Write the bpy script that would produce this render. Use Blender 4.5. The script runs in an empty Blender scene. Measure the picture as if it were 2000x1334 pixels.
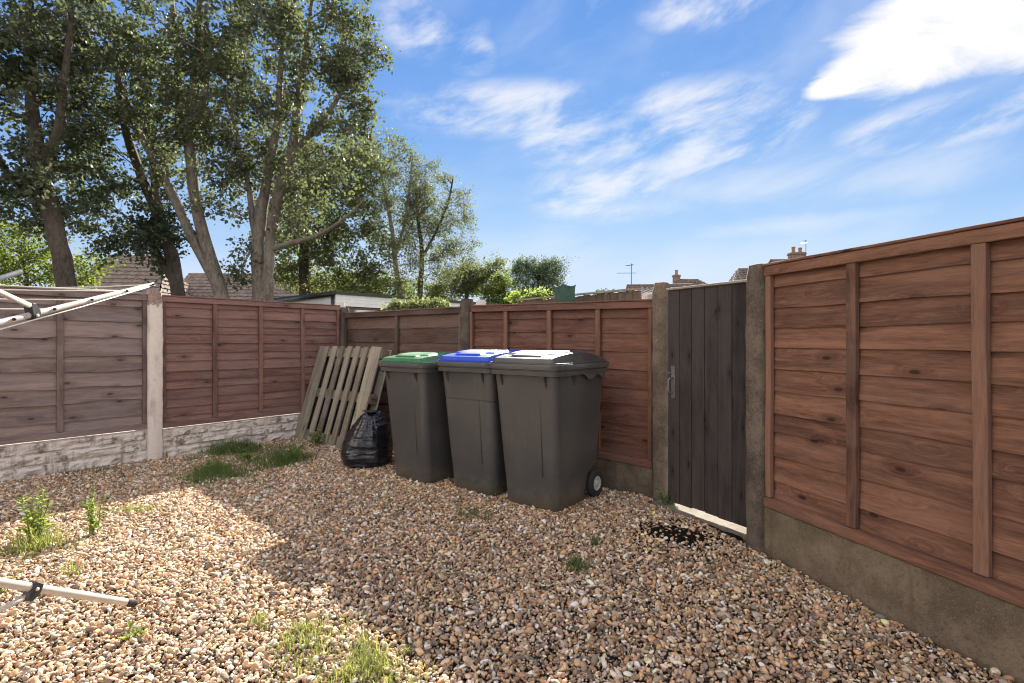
import bpy, bmesh, math, random
import numpy as np
from mathutils import Vector, Matrix, Euler, noise as mn

# ------------------------------------------------------------------ camera
HC = 1.08            # eye height in metres
F = 1000.0           # focal length, in pixels of a 2000 px wide picture
S = bpy.context.scene
COL = S.collection
cam = bpy.data.cameras.new('camera')
cam.sensor_width = 36.0
cam.lens = 18.0
cam.shift_y = -0.001
cam.clip_start = 0.05
cam.clip_end = 5000
camo = bpy.data.objects.new('camera', cam)
COL.objects.link(camo)
camo.location = (0, 0, HC)
camo.rotation_euler = (math.radians(90), 0, 0)
S.camera = camo

# ------------------------------------------------------------------ sky, sun, exposure
SUN_AZ = math.atan2(0.155, 1.0)          # to the right of straight ahead
SUN_EL = math.radians(30.5)
SUN_STRENGTH = 5.0
SKY_STRENGTH = 0.10
EXPOSURE = 1.82
S.view_settings.view_transform = 'Standard'
S.view_settings.look = 'None'
S.view_settings.exposure = EXPOSURE
S.view_settings.gamma = 1.0
S.cycles.max_bounces = 6
S.cycles.diffuse_bounces = 3
S.cycles.glossy_bounces = 2
S.cycles.transmission_bounces = 4
S.cycles.use_adaptive_sampling = True
S.cycles.adaptive_threshold = 0.02
S.cycles.use_denoising = True
S.cycles.filter_width = 1.15

W = bpy.data.worlds.new('World')
S.world = W
W.use_nodes = True


def build_world():
    nt = W.node_tree
    N, L = nt.nodes, nt.links
    N.clear()
    out = N.new('ShaderNodeOutputWorld')
    bg = N.new('ShaderNodeBackground')
    bg.inputs['Strength'].default_value = SKY_STRENGTH
    sky = N.new('ShaderNodeTexSky')
    sky.sky_type = 'NISHITA'
    sky.sun_disc = False
    sky.sun_elevation = SUN_EL
    sky.sun_rotation = SUN_AZ
    sky.altitude = 0
    sky.air_density = 1.0
    sky.dust_density = 0.0
    sky.ozone_density = 1.6
    tc = N.new('ShaderNodeTexCoord')
    D = tc.outputs['Generated']

    def math_(op, a, b=None, c=None, clamp=False):
        m = N.new('ShaderNodeMath'); m.operation = op; m.use_clamp = clamp
        for i, v in enumerate((a, b, c)):
            if v is None: continue
            if isinstance(v, (int, float)): m.inputs[i].default_value = v
            else: L.new(v, m.inputs[i])
        return m.outputs[0]

    def vmath(op, a, b):
        m = N.new('ShaderNodeVectorMath'); m.operation = op
        L.new(a, m.inputs[0])
        if isinstance(b, tuple): m.inputs[1].default_value = b
        elif b is not None: L.new(b, m.inputs[1])
        return m

    def noise(vec, scale, detail, rough, dist=0.0):
        n = N.new('ShaderNodeTexNoise')
        n.inputs['Scale'].default_value = scale; n.inputs['Detail'].default_value = detail
        n.inputs['Roughness'].default_value = rough; n.inputs['Distortion'].default_value = dist
        L.new(vec, n.inputs['Vector'])
        return n.outputs['Fac']

    def smooth(v, a, b):
        m = N.new('ShaderNodeMapRange'); m.interpolation_type = 'SMOOTHSTEP'
        L.new(v, m.inputs['Value'])
        m.inputs['From Min'].default_value = a; m.inputs['From Max'].default_value = b
        return m.outputs['Result']

    # cloud fields: fine billow, wisps drawn out sideways, both on the sky sphere
    stretched = vmath('MULTIPLY', D, (1.0, 1.0, 2.6)).outputs[0]
    sx = N.new('ShaderNodeSeparateXYZ'); L.new(D, sx.inputs[0]); cx = N.new('ShaderNodeCombineXYZ')
    L.new(sx.outputs[0], cx.inputs[0]); L.new(sx.outputs[1], cx.inputs[1]); L.new(math_('MULTIPLY_ADD', sx.outputs[0], -0.25, sx.outputs[2]), cx.inputs[2])
    tilt = vmath('MULTIPLY', cx.outputs[0], (1.1, 1.0, 3.0)).outputs[0]
    billow = noise(stretched, 5.5, 9, 0.60, 0.3)
    wisp = noise(tilt, 3.3, 9, 0.58, 0.3)

    def blob(px, py, rx, ry):
        d = Vector(((px - 1000) / F, 1.0, (669 - py) / F)); n = d.length; d = d / n
        v = vmath('SUBTRACT', D, tuple(d)).outputs[0]
        v = vmath('MULTIPLY', v, (F / rx * n * 0.95, F / rx * n * 0.6, F / ry * n * 0.95)).outputs[0]
        ln = N.new('ShaderNodeVectorMath'); ln.operation = 'LENGTH'; L.new(v, ln.inputs[0])
        return math_('SUBTRACT', 1.0, ln.outputs['Value'], clamp=True)

    def union(vals):
        r = vals[0]
        for v in vals[1:]:
            r = math_('MAXIMUM', r, v)
        return r
    cum = union([blob(1870, 50, 250, 135), blob(1740, 120, 150, 75), blob(1990, 10, 240, 150), blob(1650, 165, 80, 34), blob(1820, 115, 170, 75)])
    mid = union([blob(1830, 245, 200, 62), blob(1350, 225, 210, 70), blob(1340, 285, 240, 95), blob(1110, 285, 130, 55), blob(1180, 380, 190, 70),
                 blob(920, 112, 62, 40), blob(835, 45, 130, 75), blob(1400, 5, 170, 55), blob(1545, 228, 60, 40), blob(1000, 220, 300, 60)])
    streak = union([blob(1480, 370, 420, 60), blob(1750, 350, 380, 70), blob(1560, 440, 300, 30), blob(1250, 410, 260, 40)])
    # unseen bright cloud added around the view for fill light, masked clear ahead
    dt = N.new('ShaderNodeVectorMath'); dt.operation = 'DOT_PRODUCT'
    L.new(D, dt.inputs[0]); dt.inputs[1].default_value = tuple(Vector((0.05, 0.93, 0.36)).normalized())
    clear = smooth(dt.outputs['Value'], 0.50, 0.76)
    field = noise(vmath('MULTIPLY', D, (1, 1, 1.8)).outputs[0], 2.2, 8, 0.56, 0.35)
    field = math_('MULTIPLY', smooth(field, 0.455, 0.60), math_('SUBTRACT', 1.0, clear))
    # thick cumulus
    fray = noise(vmath('MULTIPLY', D, (1.0, 1.0, 2.0)).outputs[0], 9.0, 9, 0.62, 0.6)
    a = math_('MULTIPLY', smooth(cum, 0.0, 0.60), 0.80)
    a = smooth(math_('ADD', a, math_('MULTIPLY', fray, 1.30)), 0.72, 1.46)
    b = math_('MULTIPLY', smooth(mid, 0.0, 0.60), smooth(noise(tilt, 6.5, 10, 0.60, 0.25), 0.36, 0.70))
    b = math_('MULTIPLY', b, 0.70)
    c = math_('MULTIPLY_ADD', streak, 0.35, wisp)
    c = math_('MULTIPLY', smooth(c, 0.52, 1.0), 0.42)
    e = math_('MULTIPLY', smooth(wisp, 0.40, 0.85), 0.25)
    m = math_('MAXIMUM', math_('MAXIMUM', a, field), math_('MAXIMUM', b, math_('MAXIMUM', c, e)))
    # no cloud below the skyline
    sep = N.new('ShaderNodeSeparateXYZ'); L.new(D, sep.inputs[0])
    m = math_('MULTIPLY', m, smooth(sep.outputs['Z'], 0.0, 0.16))
    # deepen the blue overhead, keep the skyline pale
    sc = N.new('ShaderNodeSeparateColor'); L.new(sky.outputs[0], sc.inputs[0])
    cc = N.new('ShaderNodeCombineColor')
    for i, (k, p, lim) in enumerate(((0.222, 1.26, 1.9), (0.400, 0.86, 2.33), (1.17, 0.42, 2.95))):
        v = math_('MULTIPLY', math_('POWER', sc.outputs[i], p), k)
        x = N.new('ShaderNodeMath'); x.operation = 'SMOOTH_MIN'; L.new(v, x.inputs[0]); x.inputs[1].default_value = lim; x.inputs[2].default_value = 0.8
        L.new(x.outputs[0], cc.inputs[i])
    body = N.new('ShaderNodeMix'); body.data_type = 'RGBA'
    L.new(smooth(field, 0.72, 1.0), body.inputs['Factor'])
    body.inputs['A'].default_value = (3.0, 2.95, 2.9, 1); body.inputs['B'].default_value = (12.4, 10.6, 7.9, 1)  # brighter, warmer second colour feeds only the added out-of-view cloud
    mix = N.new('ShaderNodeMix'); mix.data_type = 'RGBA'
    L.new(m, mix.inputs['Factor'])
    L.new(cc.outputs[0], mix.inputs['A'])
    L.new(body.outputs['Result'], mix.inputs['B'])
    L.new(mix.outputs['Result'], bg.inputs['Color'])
    L.new(bg.outputs[0], out.inputs[0])


build_world()
sl = bpy.data.lights.new('sun', 'SUN')
sl.energy = SUN_STRENGTH
sl.angle = math.radians(0.53)
sl.color = (1.0, 0.93, 0.83)
so = bpy.data.objects.new('sun', sl)
COL.objects.link(so)
sv = Vector((math.sin(SUN_AZ) * math.cos(SUN_EL), math.cos(SUN_AZ) * math.cos(SUN_EL), math.sin(SUN_EL)))
so.rotation_euler = (-sv).to_track_quat('-Z', 'Y').to_euler()
so.location = sv * 60

# ------------------------------------------------------------------ helpers
RNG = np.random.default_rng(7)
random.seed(11)
R = math.radians


def P(px, py, Z):
    """a point seen at photo pixel (px, py), Z metres in front of the eye"""
    return Vector(((px - 1000) / F * Z, Z, HC + (669 - py) / F * Z))


def G(px, py, z=0.0):
    """a point on the ground seen at photo pixel (px, py)"""
    Z = (HC - z) * F / (py - 669)
    return Vector(((px - 1000) / F * Z, Z, z))


def tag(o, label=None, cat=None, group=None, kind=None):
    if label: o['label'] = label
    if cat: o['category'] = cat
    if group: o['group'] = group
    if kind: o['kind'] = kind
    return o


def empty(name, loc=(0, 0, 0), rz=0.0):
    o = bpy.data.objects.new(name, None)
    o.empty_display_size = 0.1
    COL.objects.link(o)
    o.location = loc
    o.rotation_euler = (0, 0, rz)
    return o


class MB:
    def __init__(s):
        s.v = []; s.f = []

    def quad_loop(s, rings, close=True, caps=True):
        """loft of rings with equal vertex counts"""
        b = len(s.v); n = len(rings[0])
        for r in rings:
            s.v.extend([tuple(p) for p in r])
        for i in range(len(rings) - 1):
            for j in range(n if close else n - 1):
                k = (j + 1) % n
                s.f.append((b + i * n + j, b + i * n + k, b + (i + 1) * n + k, b + (i + 1) * n + j))
        if caps:
            s.f.append(tuple(b + j for j in reversed(range(n))))
            e = b + (len(rings) - 1) * n
            s.f.append(tuple(e + j for j in range(n)))
        return s

    def box(s, x0, x1, y0, y1, z0, z1, M=None):
        c = [(x0, y0, z0), (x1, y0, z0), (x1, y1, z0), (x0, y1, z0), (x0, y0, z1), (x1, y0, z1), (x1, y1, z1), (x0, y1, z1)]
        if M is not None: c = [tuple(M @ Vector(p)) for p in c]
        b = len(s.v); s.v.extend(c)
        for f in ((0, 3, 2, 1), (4, 5, 6, 7), (0, 1, 5, 4), (1, 2, 6, 5), (2, 3, 7, 6), (3, 0, 4, 7)):
            s.f.append(tuple(b + i for i in f))
        return s

    def tube(s, pts, rad, n=8, flat=1.0, caps=True):
        pts = [Vector(p) for p in pts]
        if isinstance(rad, (int, float)): rad = [rad] * len(pts)
        up = None; rings = []
        for i, p in enumerate(pts):
            t = (pts[min(i + 1, len(pts) - 1)] - pts[max(i - 1, 0)]).normalized()
            if up is None:
                up = Vector((0, 0, 1)) if abs(t.z) < 0.9 else Vector((0, 1, 0))
            a = t.cross(up).normalized(); up = a.cross(t).normalized()
            rings.append([p + (a * math.cos(2 * math.pi * k / n) * flat + up * math.sin(2 * math.pi * k / n)) * rad[i] for k in range(n)])
        return s.quad_loop(rings, True, caps)

    def mesh(s, name):
        me = bpy.data.meshes.new(name)
        me.from_pydata(s.v, [], s.f)
        me.update()
        return me

    def build(s, name, mat, parent=None, smooth=False, loc=None, rot=None, fix=True):
        me = s.mesh(name)
        if fix:
            bm = bmesh.new(); bm.from_mesh(me)
            bmesh.ops.recalc_face_normals(bm, faces=bm.faces)
            bm.to_mesh(me); bm.free()
        return obj(name, me, mat, parent, smooth, loc, rot)


def obj(name, me, mat, parent=None, smooth=False, loc=None, rot=None):
    if mat is not None and not me.materials: me.materials.append(mat)
    if smooth:
        me.polygons.foreach_set('use_smooth', [True] * len(me.polygons))
    o = bpy.data.objects.new(name, me)
    COL.objects.link(o)
    if parent is not None: o.parent = parent
    if loc is not None: o.location = loc
    if rot is not None: o.rotation_euler = rot
    return o


def autosmooth(o, ang=35):
    me = o.data
    me.polygons.foreach_set('use_smooth', [True] * len(me.polygons))
    bm = bmesh.new(); bm.from_mesh(me)
    for e in bm.edges:
        if len(e.link_faces) == 2:
            e.smooth = e.calc_face_angle(0) < R(ang)
    bm.to_mesh(me); bm.free()
    return o


def bevel(o, w=0.003, seg=2):
    m = o.modifiers.new('bevel', 'BEVEL'); m.width = w; m.segments = seg; m.limit_method = 'ANGLE'; m.angle_limit = R(40)
    return o


def rrect(w, d, r, n=5, cx=0, cy=0, z=0, bulge=0.0):
    """rounded rectangle ring in xy"""
    pts = []
    for (sx, sy, a0) in ((1, 1, 0), (-1, 1, 90), (-1, -1, 180), (1, -1, 270)):
        for k in range(n + 1):
            a = R(a0 + 90 * k / n)
            pts.append(Vector((cx + sx * (w / 2 - r) + r * math.cos(a), cy + sy * (d / 2 - r) + r * math.sin(a), z)))
    return pts


# ------------------------------------------------------------------ materials
def new_mat(name):
    m = bpy.data.materials.new(name)
    m.use_nodes = True
    nt = m.node_tree
    return m, nt, nt.nodes, nt.links, nt.nodes['Principled BSDF']


class NT:
    """short-hand for node building"""
    def __init__(s, name):
        s.m, s.nt, s.N, s.L, s.bs = new_mat(name)

    def n(s, t, **kw):
        x = s.N.new(t)
        for k, v in kw.items(): setattr(x, k, v)
        return x

    def setin(s, x, key, v):
        if v is None: return
        if hasattr(v, 'default_value') or hasattr(v, 'is_linked'): s.L.new(v, x.inputs[key])
        else: x.inputs[key].default_value = v

    def math(s, op, a, b=None, c=None, clamp=False):
        x = s.n('ShaderNodeMath', operation=op, use_clamp=clamp)
        for i, v in enumerate((a, b, c)): s.setin(x, i, v)
        return x.outputs[0]

    def vm(s, op, a, b=None):
        x = s.n('ShaderNodeVectorMath', operation=op)
        s.setin(x, 0, a); s.setin(x, 1, b)
        return x.outputs[0]

    def noise(s, vec, scale, detail=4, rough=0.55, dist=0.0, out='Fac'):
        x = s.n('ShaderNodeTexNoise')
        if vec is not None: s.L.new(vec, x.inputs['Vector'])
        x.inputs['Scale'].default_value = scale; x.inputs['Detail'].default_value = detail
        x.inputs['Roughness'].default_value = rough; x.inputs['Distortion'].default_value = dist
        return x.outputs[out]

    def vor(s, vec, scale, feature='F1', out='Distance', rnd=1.0, dims='3D'):
        x = s.n('ShaderNodeTexVoronoi', feature=feature, voronoi_dimensions=dims)
        if vec is not None: s.L.new(vec, x.inputs['Vector'])
        x.inputs['Scale'].default_value = scale; x.inputs['Randomness'].default_value = rnd
        return x.outputs[out]

    def ramp(s, fac, stops):
        x = s.n('ShaderNodeValToRGB')
        cr = x.color_ramp
        while len(cr.elements) < len(stops): cr.elements.new(0.5)
        for e, (p, c) in zip(cr.elements, stops):
            e.position = p
            e.color = (c if len(c) == 4 else (*c, 1)) if not isinstance(c, (int, float)) else (c, c, c, 1)
        s.L.new(fac, x.inputs[0])
        return x.outputs[0]

    def mr(s, v, a, b, c=0.0, d=1.0):
        x = s.n('ShaderNodeMapRange', interpolation_type='SMOOTHSTEP')
        s.L.new(v, x.inputs['Value'])
        for k, q in zip(('From Min', 'From Max', 'To Min', 'To Max'), (a, b, c, d)): x.inputs[k].default_value = q
        return x.outputs['Result']

    def mix(s, fac, a, b, blend='MIX'):
        x = s.n('ShaderNodeMix', data_type='RGBA', blend_type=blend)
        s.setin(x, 'Factor', fac)
        for k, v in (('A', a), ('B', b)):
            if isinstance(v, tuple): x.inputs[k].default_value = v if len(v) == 4 else (*v, 1)
            else: s.L.new(v, x.inputs[k])
        return x.outputs['Result']

    def bump(s, h, strength=0.3, dist=0.01):
        x = s.n('ShaderNodeBump')
        x.inputs['Strength'].default_value = strength; x.inputs['Distance'].default_value = dist
        s.L.new(h, x.inputs['Height'])
        s.L.new(x.outputs[0], s.bs.inputs['Normal'])

    def color(s, c): s.setin(s.bs, 'Base Color', c if not isinstance(c, tuple) else (*c, 1))
    def rough(s, v): s.setin(s.bs, 'Roughness', v)
    def spec(s, v): s.bs.inputs['Specular IOR Level'].default_value = v


def obj_coords(t, seed=True):
    tc = t.n('ShaderNodeTexCoord')
    v = tc.outputs['Object']
    if seed:
        oi = t.n('ShaderNodeObjectInfo')
        cx = t.n('ShaderNodeCombineXYZ')
        t.L.new(t.math('MULTIPLY', oi.outputs['Random'], 57.3), cx.inputs[0])
        t.L.new(t.math('MULTIPLY', oi.outputs['Random'], 31.7), cx.inputs[1])
        t.L.new(t.math('MULTIPLY', oi.outputs['Random'], 93.1), cx.inputs[2])
        v = t.vm('ADD', v, cx.outputs[0])
        return v, oi.outputs['Random']
    return v, None


def wood(name, dark, light, axis='x', knots=0.5, grey=None, greyamt=0.0, var=0.35, rough=0.8):
    """weathered sawn softwood; the grain runs along the piece's own axis"""
    t = NT(name)
    v, rnd = obj_coords(t)
    s_long, s_cross = 1.7, 18.0
    sc = (s_long, s_cross, s_cross) if axis == 'x' else (s_cross, s_cross, s_long)
    kn = (2.9, 2.0, 7.0) if axis == 'x' else (9.0, 2.0, 3.2)
    # knots
    sk = t.n('ShaderNodeSeparateXYZ'); t.L.new(v, sk.inputs[0]); ck = t.n('ShaderNodeCombineXYZ')
    t.L.new(t.math('MULTIPLY', sk.outputs[0], kn[0]), ck.inputs[0]); t.L.new(t.math('MULTIPLY', sk.outputs[2], kn[2]), ck.inputs[1])
    kv = t.vm('ADD', ck.outputs[0], (0.0, 0.0, 0.0))
    kd = t.vor(kv, 1.0, dims='2D')
    warp = t.mr(kd, 0.0, 0.28, 1.0, 0.0)
    gv = t.vm('MULTIPLY', v, sc)
    cx = t.n('ShaderNodeCombineXYZ')
    for i in range(3): t.L.new(t.math('MULTIPLY', warp, 0.9), cx.inputs[i])
    gv = t.vm('ADD', gv, cx.outputs[0])
    g = t.noise(gv, 2.2, 8, 0.62, 0.5)
    fine = t.noise(t.vm('MULTIPLY', v, tuple(q * 5 for q in sc)), 2.0, 4, 0.6)
    blot = t.noise(t.vm('MULTIPLY', v, (1.0, 3.0, 8.0) if axis == 'x' else (8.0, 3.0, 1.0)), 1.6, 6, 0.62)
    f = t.math('ADD', t.math('MULTIPLY', g, 0.62), t.math('MULTIPLY', fine, 0.30))
    f = t.math('ADD', f, t.math('MULTIPLY', blot, 0.62))
    f = t.math('ADD', f, t.math('MULTIPLY', t.math('SUBTRACT', rnd, 0.5), var))
    col = t.mix(t.mr(f, 0.50, 1.04), dark, light)
    if grey:
        gm = t.mr(t.noise(t.vm('MULTIPLY', v, (1.1, 2.0, 2.6)), 2.0, 5, 0.6), 0.40, 0.66, 0.0, greyamt)
        col = t.mix(gm, col, grey)
    pick = t.vor(kv, 1.0, out='Color', dims='2D')
    sp = t.n('ShaderNodeSeparateColor'); t.L.new(pick, sp.inputs[0])
    on = t.math('LESS_THAN', sp.outputs[0], knots)
    km = t.math('MULTIPLY', t.mr(kd, 0.035, 0.085, 0.80, 0.0), on)
    halo = t.math('MULTIPLY', t.mr(kd, 0.06, 0.30, 0.38, 0.0), on)
    col = t.mix(halo, col, tuple(c * 0.55 for c in dark))
    col = t.mix(km, col, tuple(c * 0.35 for c in dark))
    t.color(col)
    t.rough(t.mr(g, 0.3, 0.7, rough - 0.08, rough + 0.1))
    t.spec(0.25)
    t.bump(t.math('ADD', g, t.math('MULTIPLY', fine, 0.9)), 0.6, 0.005)
    return t.m


def concrete(name, base, dark, light, speck=0.5, moss=0.0, rough=0.92):
    t = NT(name)
    v, rnd = obj_coords(t)
    a = t.noise(v, 7, 6, 0.62)
    b = t.noise(v, 60, 4, 0.7)
    c = t.vor(v, 130)
    col = t.mix(t.mr(a, 0.35, 0.68), dark, base)
    col = t.mix(t.math('MULTIPLY', t.mr(b, 0.52, 0.68), 0.55), col, tuple(q * 0.55 for q in dark))
    col = t.mix(t.math('MULTIPLY', t.mr(c, 0.28, 0.12), speck), col, light)
    st = t.noise(t.vm('MULTIPLY', v, (9, 9, 1.2)), 1.5, 4, 0.6)
    col = t.mix(t.math('MULTIPLY', t.mr(st, 0.55, 0.75), 0.45), col, tuple(q * 0.6 for q in dark))
    if moss:
        mm = t.math('MULTIPLY', t.mr(t.noise(v, 4.5, 5, 0.65), 0.50, 0.66), moss)
        col = t.mix(mm, col, (0.085, 0.085, 0.045))
    t.color(col); t.rough(rough); t.spec(0.25)
    t.bump(t.math('ADD', t.math('MULTIPLY', b, 0.8), t.math('ADD', a, t.math('MULTIPLY', c, 0.5))), 0.55, 0.006)
    return t.m


def painted(name, paint, under, chip=0.45, stain=(0.20, 0.13, 0.08), stain_amt=0.4, topz=None):
    """old masonry paint, chipped and stained"""
    t = NT(name)
    v, rnd = obj_coords(t)
    a = t.noise(v, 9, 7, 0.66)
    st = t.noise(t.vm('MULTIPLY', v, (7, 7, 1.6)), 2.0, 6, 0.66)
    fl = t.noise(v, 45, 4, 0.6)
    col = t.mix(t.mr(fl, 0.3, 0.75, 0.0, 0.35), paint, tuple(q * 0.72 for q in paint))
    col = t.mix(t.mr(st, 0.48, 0.70, 0.0, stain_amt), col, stain)
    cm = t.mr(a, 0.66 - chip * 0.25, 0.70 - chip * 0.25)
    col = t.mix(t.math('MULTIPLY', cm, 0.8), col, under)
    if topz:      # paint gone from the head of the post
        tc = t.n('ShaderNodeTexCoord'); sx = t.n('ShaderNodeSeparateXYZ'); t.L.new(tc.outputs['Object'], sx.inputs[0])
        hz = t.math('ADD', sx.outputs[2], t.math('MULTIPLY', t.math('SUBTRACT', a, 0.5), 0.5))
        col = t.mix(t.mr(hz, topz, topz + 0.035, 0, 0.85), col, t.mix(t.mr(fl, 0.4, 0.65), (0.20, 0.095, 0.075), (0.34, 0.22, 0.18)))
    t.color(col); t.rough(0.85); t.spec(0.3)
    t.bump(t.math('ADD', a, t.math('MULTIPLY', fl, 0.5)), 0.4, 0.006)
    return t.m


def plain(name, col, rough=0.5, metal=0.0, nz=0.10, scale=25, spec=0.5, bump=0.0):
    t = NT(name)
    v, rnd = obj_coords(t)
    a = t.noise(v, scale, 5, 0.6)
    t.color(t.mix(t.mr(a, 0.3, 0.7), tuple(c * (1 - nz) for c in col), tuple(min(1, c * (1 + nz)) for c in col)))
    t.rough(t.mr(a, 0.3, 0.7, max(0.05, rough - 0.07), min(1, rough + 0.07)))
    t.bs.inputs['Metallic'].default_value = metal
    t.spec(spec)
    if bump: t.bump(a, bump, 0.003)
    return t.m


def bin_plastic(name, col, dust=0.5):
    t = NT(name)
    v, rnd = obj_coords(t)
    a = t.noise(v, 3.2, 5, 0.6)
    streak = t.noise(t.vm('MULTIPLY', v, (14, 14, 1.0)), 1.4, 5, 0.62)
    grain = t.noise(v, 160, 2, 0.5)
    c = t.mix(t.math('MULTIPLY', t.mr(a, 0.40, 0.68), dust), col, (0.20, 0.165, 0.13))
    c = t.mix(t.math('MULTIPLY', t.mr(streak, 0.52, 0.72), 0.28 * dust), c, (0.22, 0.20, 0.17))
    # scuffs, and splashed dirt near the ground
    sc1 = t.noise(t.vm('MULTIPLY', v, (40, 40, 2.5)), 2.2, 3, 0.5, 2.0)
    c = t.mix(t.math('MULTIPLY', t.mr(sc1, 0.66, 0.72), 0.22), c, (0.26, 0.25, 0.24))
    sx = t.n('ShaderNodeSeparateXYZ'); tc = t.n('ShaderNodeTexCoord'); t.L.new(tc.outputs['Object'], sx.inputs[0])
    low = t.math('ADD', sx.outputs[2], t.math('MULTIPLY', t.math('SUBTRACT', t.noise(v, 18, 5, 0.65), 0.5), 0.35))
    c = t.mix(t.mr(low, 0.02, 0.16, 0.55, 0.0), c, (0.15, 0.125, 0.085))
    t.color(c)
    t.rough(t.mr(a, 0.3, 0.7, 0.30, 0.46)); t.spec(0.5)
    t.bump(grain, 0.10, 0.001)
    return t.m


def leaf_mat(name, c_dark, c_light, trans=0.45, rough=0.45):
    t = NT(name)
    at = t.n('ShaderNodeAttribute', attribute_name='tint')
    f = at.outputs['Fac']
    col = t.mix(f, c_dark, c_light)
    t.color(col); t.rough(rough); t.spec(0.2)
    tr = t.n('ShaderNodeBsdfTranslucent')
    tcol = t.mix(f, tuple(min(1, q * k) for q, k in zip(c_dark, (1.45, 1.55, 1.0))), tuple(min(1, q * k) for q, k in zip(c_light, (1.55, 1.55, 0.9))))
    t.L.new(tcol, tr.inputs['Color'])
    mx = t.n('ShaderNodeMixShader'); mx.inputs[0].default_value = trans
    t.L.new(t.bs.outputs[0], mx.inputs[1]); t.L.new(tr.outputs[0], mx.inputs[2])
    out = t.N['Material Output']; t.L.new(mx.outputs[0], out.inputs['Surface'])
    return t.m


def bark_mat(name, dark, light, horizontal=False):
    t = NT(name)
    v, rnd = obj_coords(t)
    a = t.noise(t.vm('MULTIPLY', v, (14, 14, 5.0) if not horizontal else (3, 3, 11)), 1.6, 9, 0.70, 0.5)
    b = t.noise(v, 1.1, 4, 0.55)
    f = t.math('ADD', t.math('MULTIPLY', a, 0.7), t.math('MULTIPLY', b, 0.4))
    t.color(t.mix(t.mr(f, 0.38, 0.72), dark, light)); t.rough(0.9); t.spec(0.2)
    t.bump(a, 0.8, 0.03)
    return t.m


M = {}
M['wood_grey_x'] = wood('weathered grey brown boards', (0.125, 0.088, 0.078), (0.350, 0.260, 0.235), 'x', 0.60, (0.26, 0.215, 0.215), 0.55, var=0.2)
M['wood_grey_z'] = wood('weathered grey brown battens', (0.115, 0.080, 0.068), (0.300, 0.210, 0.180), 'z', 0.25, (0.26, 0.215, 0.21), 0.5)
M['wood_red_x'] = wood('red brown boards', (0.110, 0.056, 0.047), (0.300, 0.170, 0.143), 'x', 0.40, (0.24, 0.17, 0.16), 0.40, var=0.2)
M['wood_red_z'] = wood('red brown battens', (0.110, 0.055, 0.042), (0.280, 0.150, 0.115), 'z', 0.20, (0.24, 0.17, 0.15), 0.35)
M['wood_dull_x'] = wood('dull brown boards', (0.078, 0.046, 0.036), (0.205, 0.128, 0.100), 'x', 0.35, (0.18, 0.14, 0.122), 0.35)
M['wood_dull_z'] = wood('dull brown battens', (0.080, 0.055, 0.042), (0.190, 0.135, 0.105), 'z', 0.2, (0.17, 0.14, 0.12), 0.4)
M['wood_fox_x'] = wood('fox brown boards', (0.088, 0.038, 0.027), (0.265, 0.128, 0.088), 'x', 0.45, (0.22, 0.13, 0.10), 0.35, var=0.14)
M['wood_fox_z'] = wood('fox brown battens', (0.110, 0.050, 0.032), (0.290, 0.145, 0.092), 'z', 0.25, (0.22, 0.13, 0.10), 0.3)
M['wood_orange_x'] = wood('orange brown boards', (0.074, 0.033, 0.022), (0.315, 0.158, 0.102), 'x', 0.24, (0.26, 0.15, 0.11), 0.25, var=0.13)
M['wood_orange_z'] = wood('orange brown battens', (0.078, 0.038, 0.027), (0.280, 0.150, 0.103), 'z', 0.2, (0.25, 0.16, 0.12), 0.35)
M['wood_gate'] = wood('near black stained boards', (0.023, 0.019, 0.018), (0.074, 0.060, 0.056), 'z', 0.55, (0.075, 0.06, 0.062), 0.3, var=0.25, rough=0.7)
M['wood_cap'] = wood('bleached timber cap', (0.22, 0.18, 0.14), (0.50, 0.44, 0.38), 'x', 0.1)
M['wood_pallet_z'] = wood('bare grey pallet boards', (0.160, 0.134, 0.098), (0.410, 0.360, 0.275), 'z', 0.3, (0.30, 0.27, 0.23), 0.5, var=0.5)
M['wood_pallet_x'] = wood('bare grey pallet bearers', (0.120, 0.095, 0.065), (0.310, 0.250, 0.180), 'x', 0.2, (0.27, 0.24, 0.20), 0.5)
M['concrete_post'] = concrete('mottled brown concrete', (0.230, 0.180, 0.135), (0.125, 0.095, 0.072), (0.42, 0.38, 0.33), 0.6)
M['concrete_dark'] = concrete('dark lichened concrete', (0.180, 0.138, 0.108), (0.078, 0.060, 0.050), (0.40, 0.36, 0.31), 0.55, 0.3)
M['concrete_board'] = concrete('smooth grey brown concrete', (0.225, 0.172, 0.122), (0.130, 0.096, 0.066), (0.40, 0.34, 0.27), 0.5, 0.35)
M['concrete_path'] = concrete('pale dusty concrete', (0.25, 0.22, 0.17), (0.17, 0.145, 0.11), (0.36, 0.32, 0.27), 0.3)
M['paint_post'] = painted('chalky cream masonry paint', (0.80, 0.70, 0.63), (0.20, 0.11, 0.10), 0.05, (0.38, 0.27, 0.22), 0.5, 1.42)
M['paint_stone'] = painted('dirty white masonry paint', (0.70, 0.63, 0.57), (0.22, 0.17, 0.13), 0.30, (0.17, 0.115, 0.075), 0.9)
M['white_post'] = painted('worn white paint', (0.66, 0.63, 0.60), (0.30, 0.26, 0.22), 0.25)


# ------------------------------------------------------------------ plan of the yard (metres)
A_POST = Vector((-3.27, 4.675))       # cream post on the long fence
CORNER = Vector((-2.03, 6.15))
GP1 = Vector((1.03, 3.53))            # gate post at the end of the back fence
GP2 = Vector((1.285, 2.655))          # gate post at the start of the near fence
dL = (CORNER - A_POST).normalized()
dB = (GP1 - CORNER).normalized()
dR = Vector((0.313, -0.950)).normalized()   # near fence, coming towards the eye
MIDPOST = CORNER + dB * 2.12


def ang(d): return math.atan2(d.y, d.x)


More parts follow.
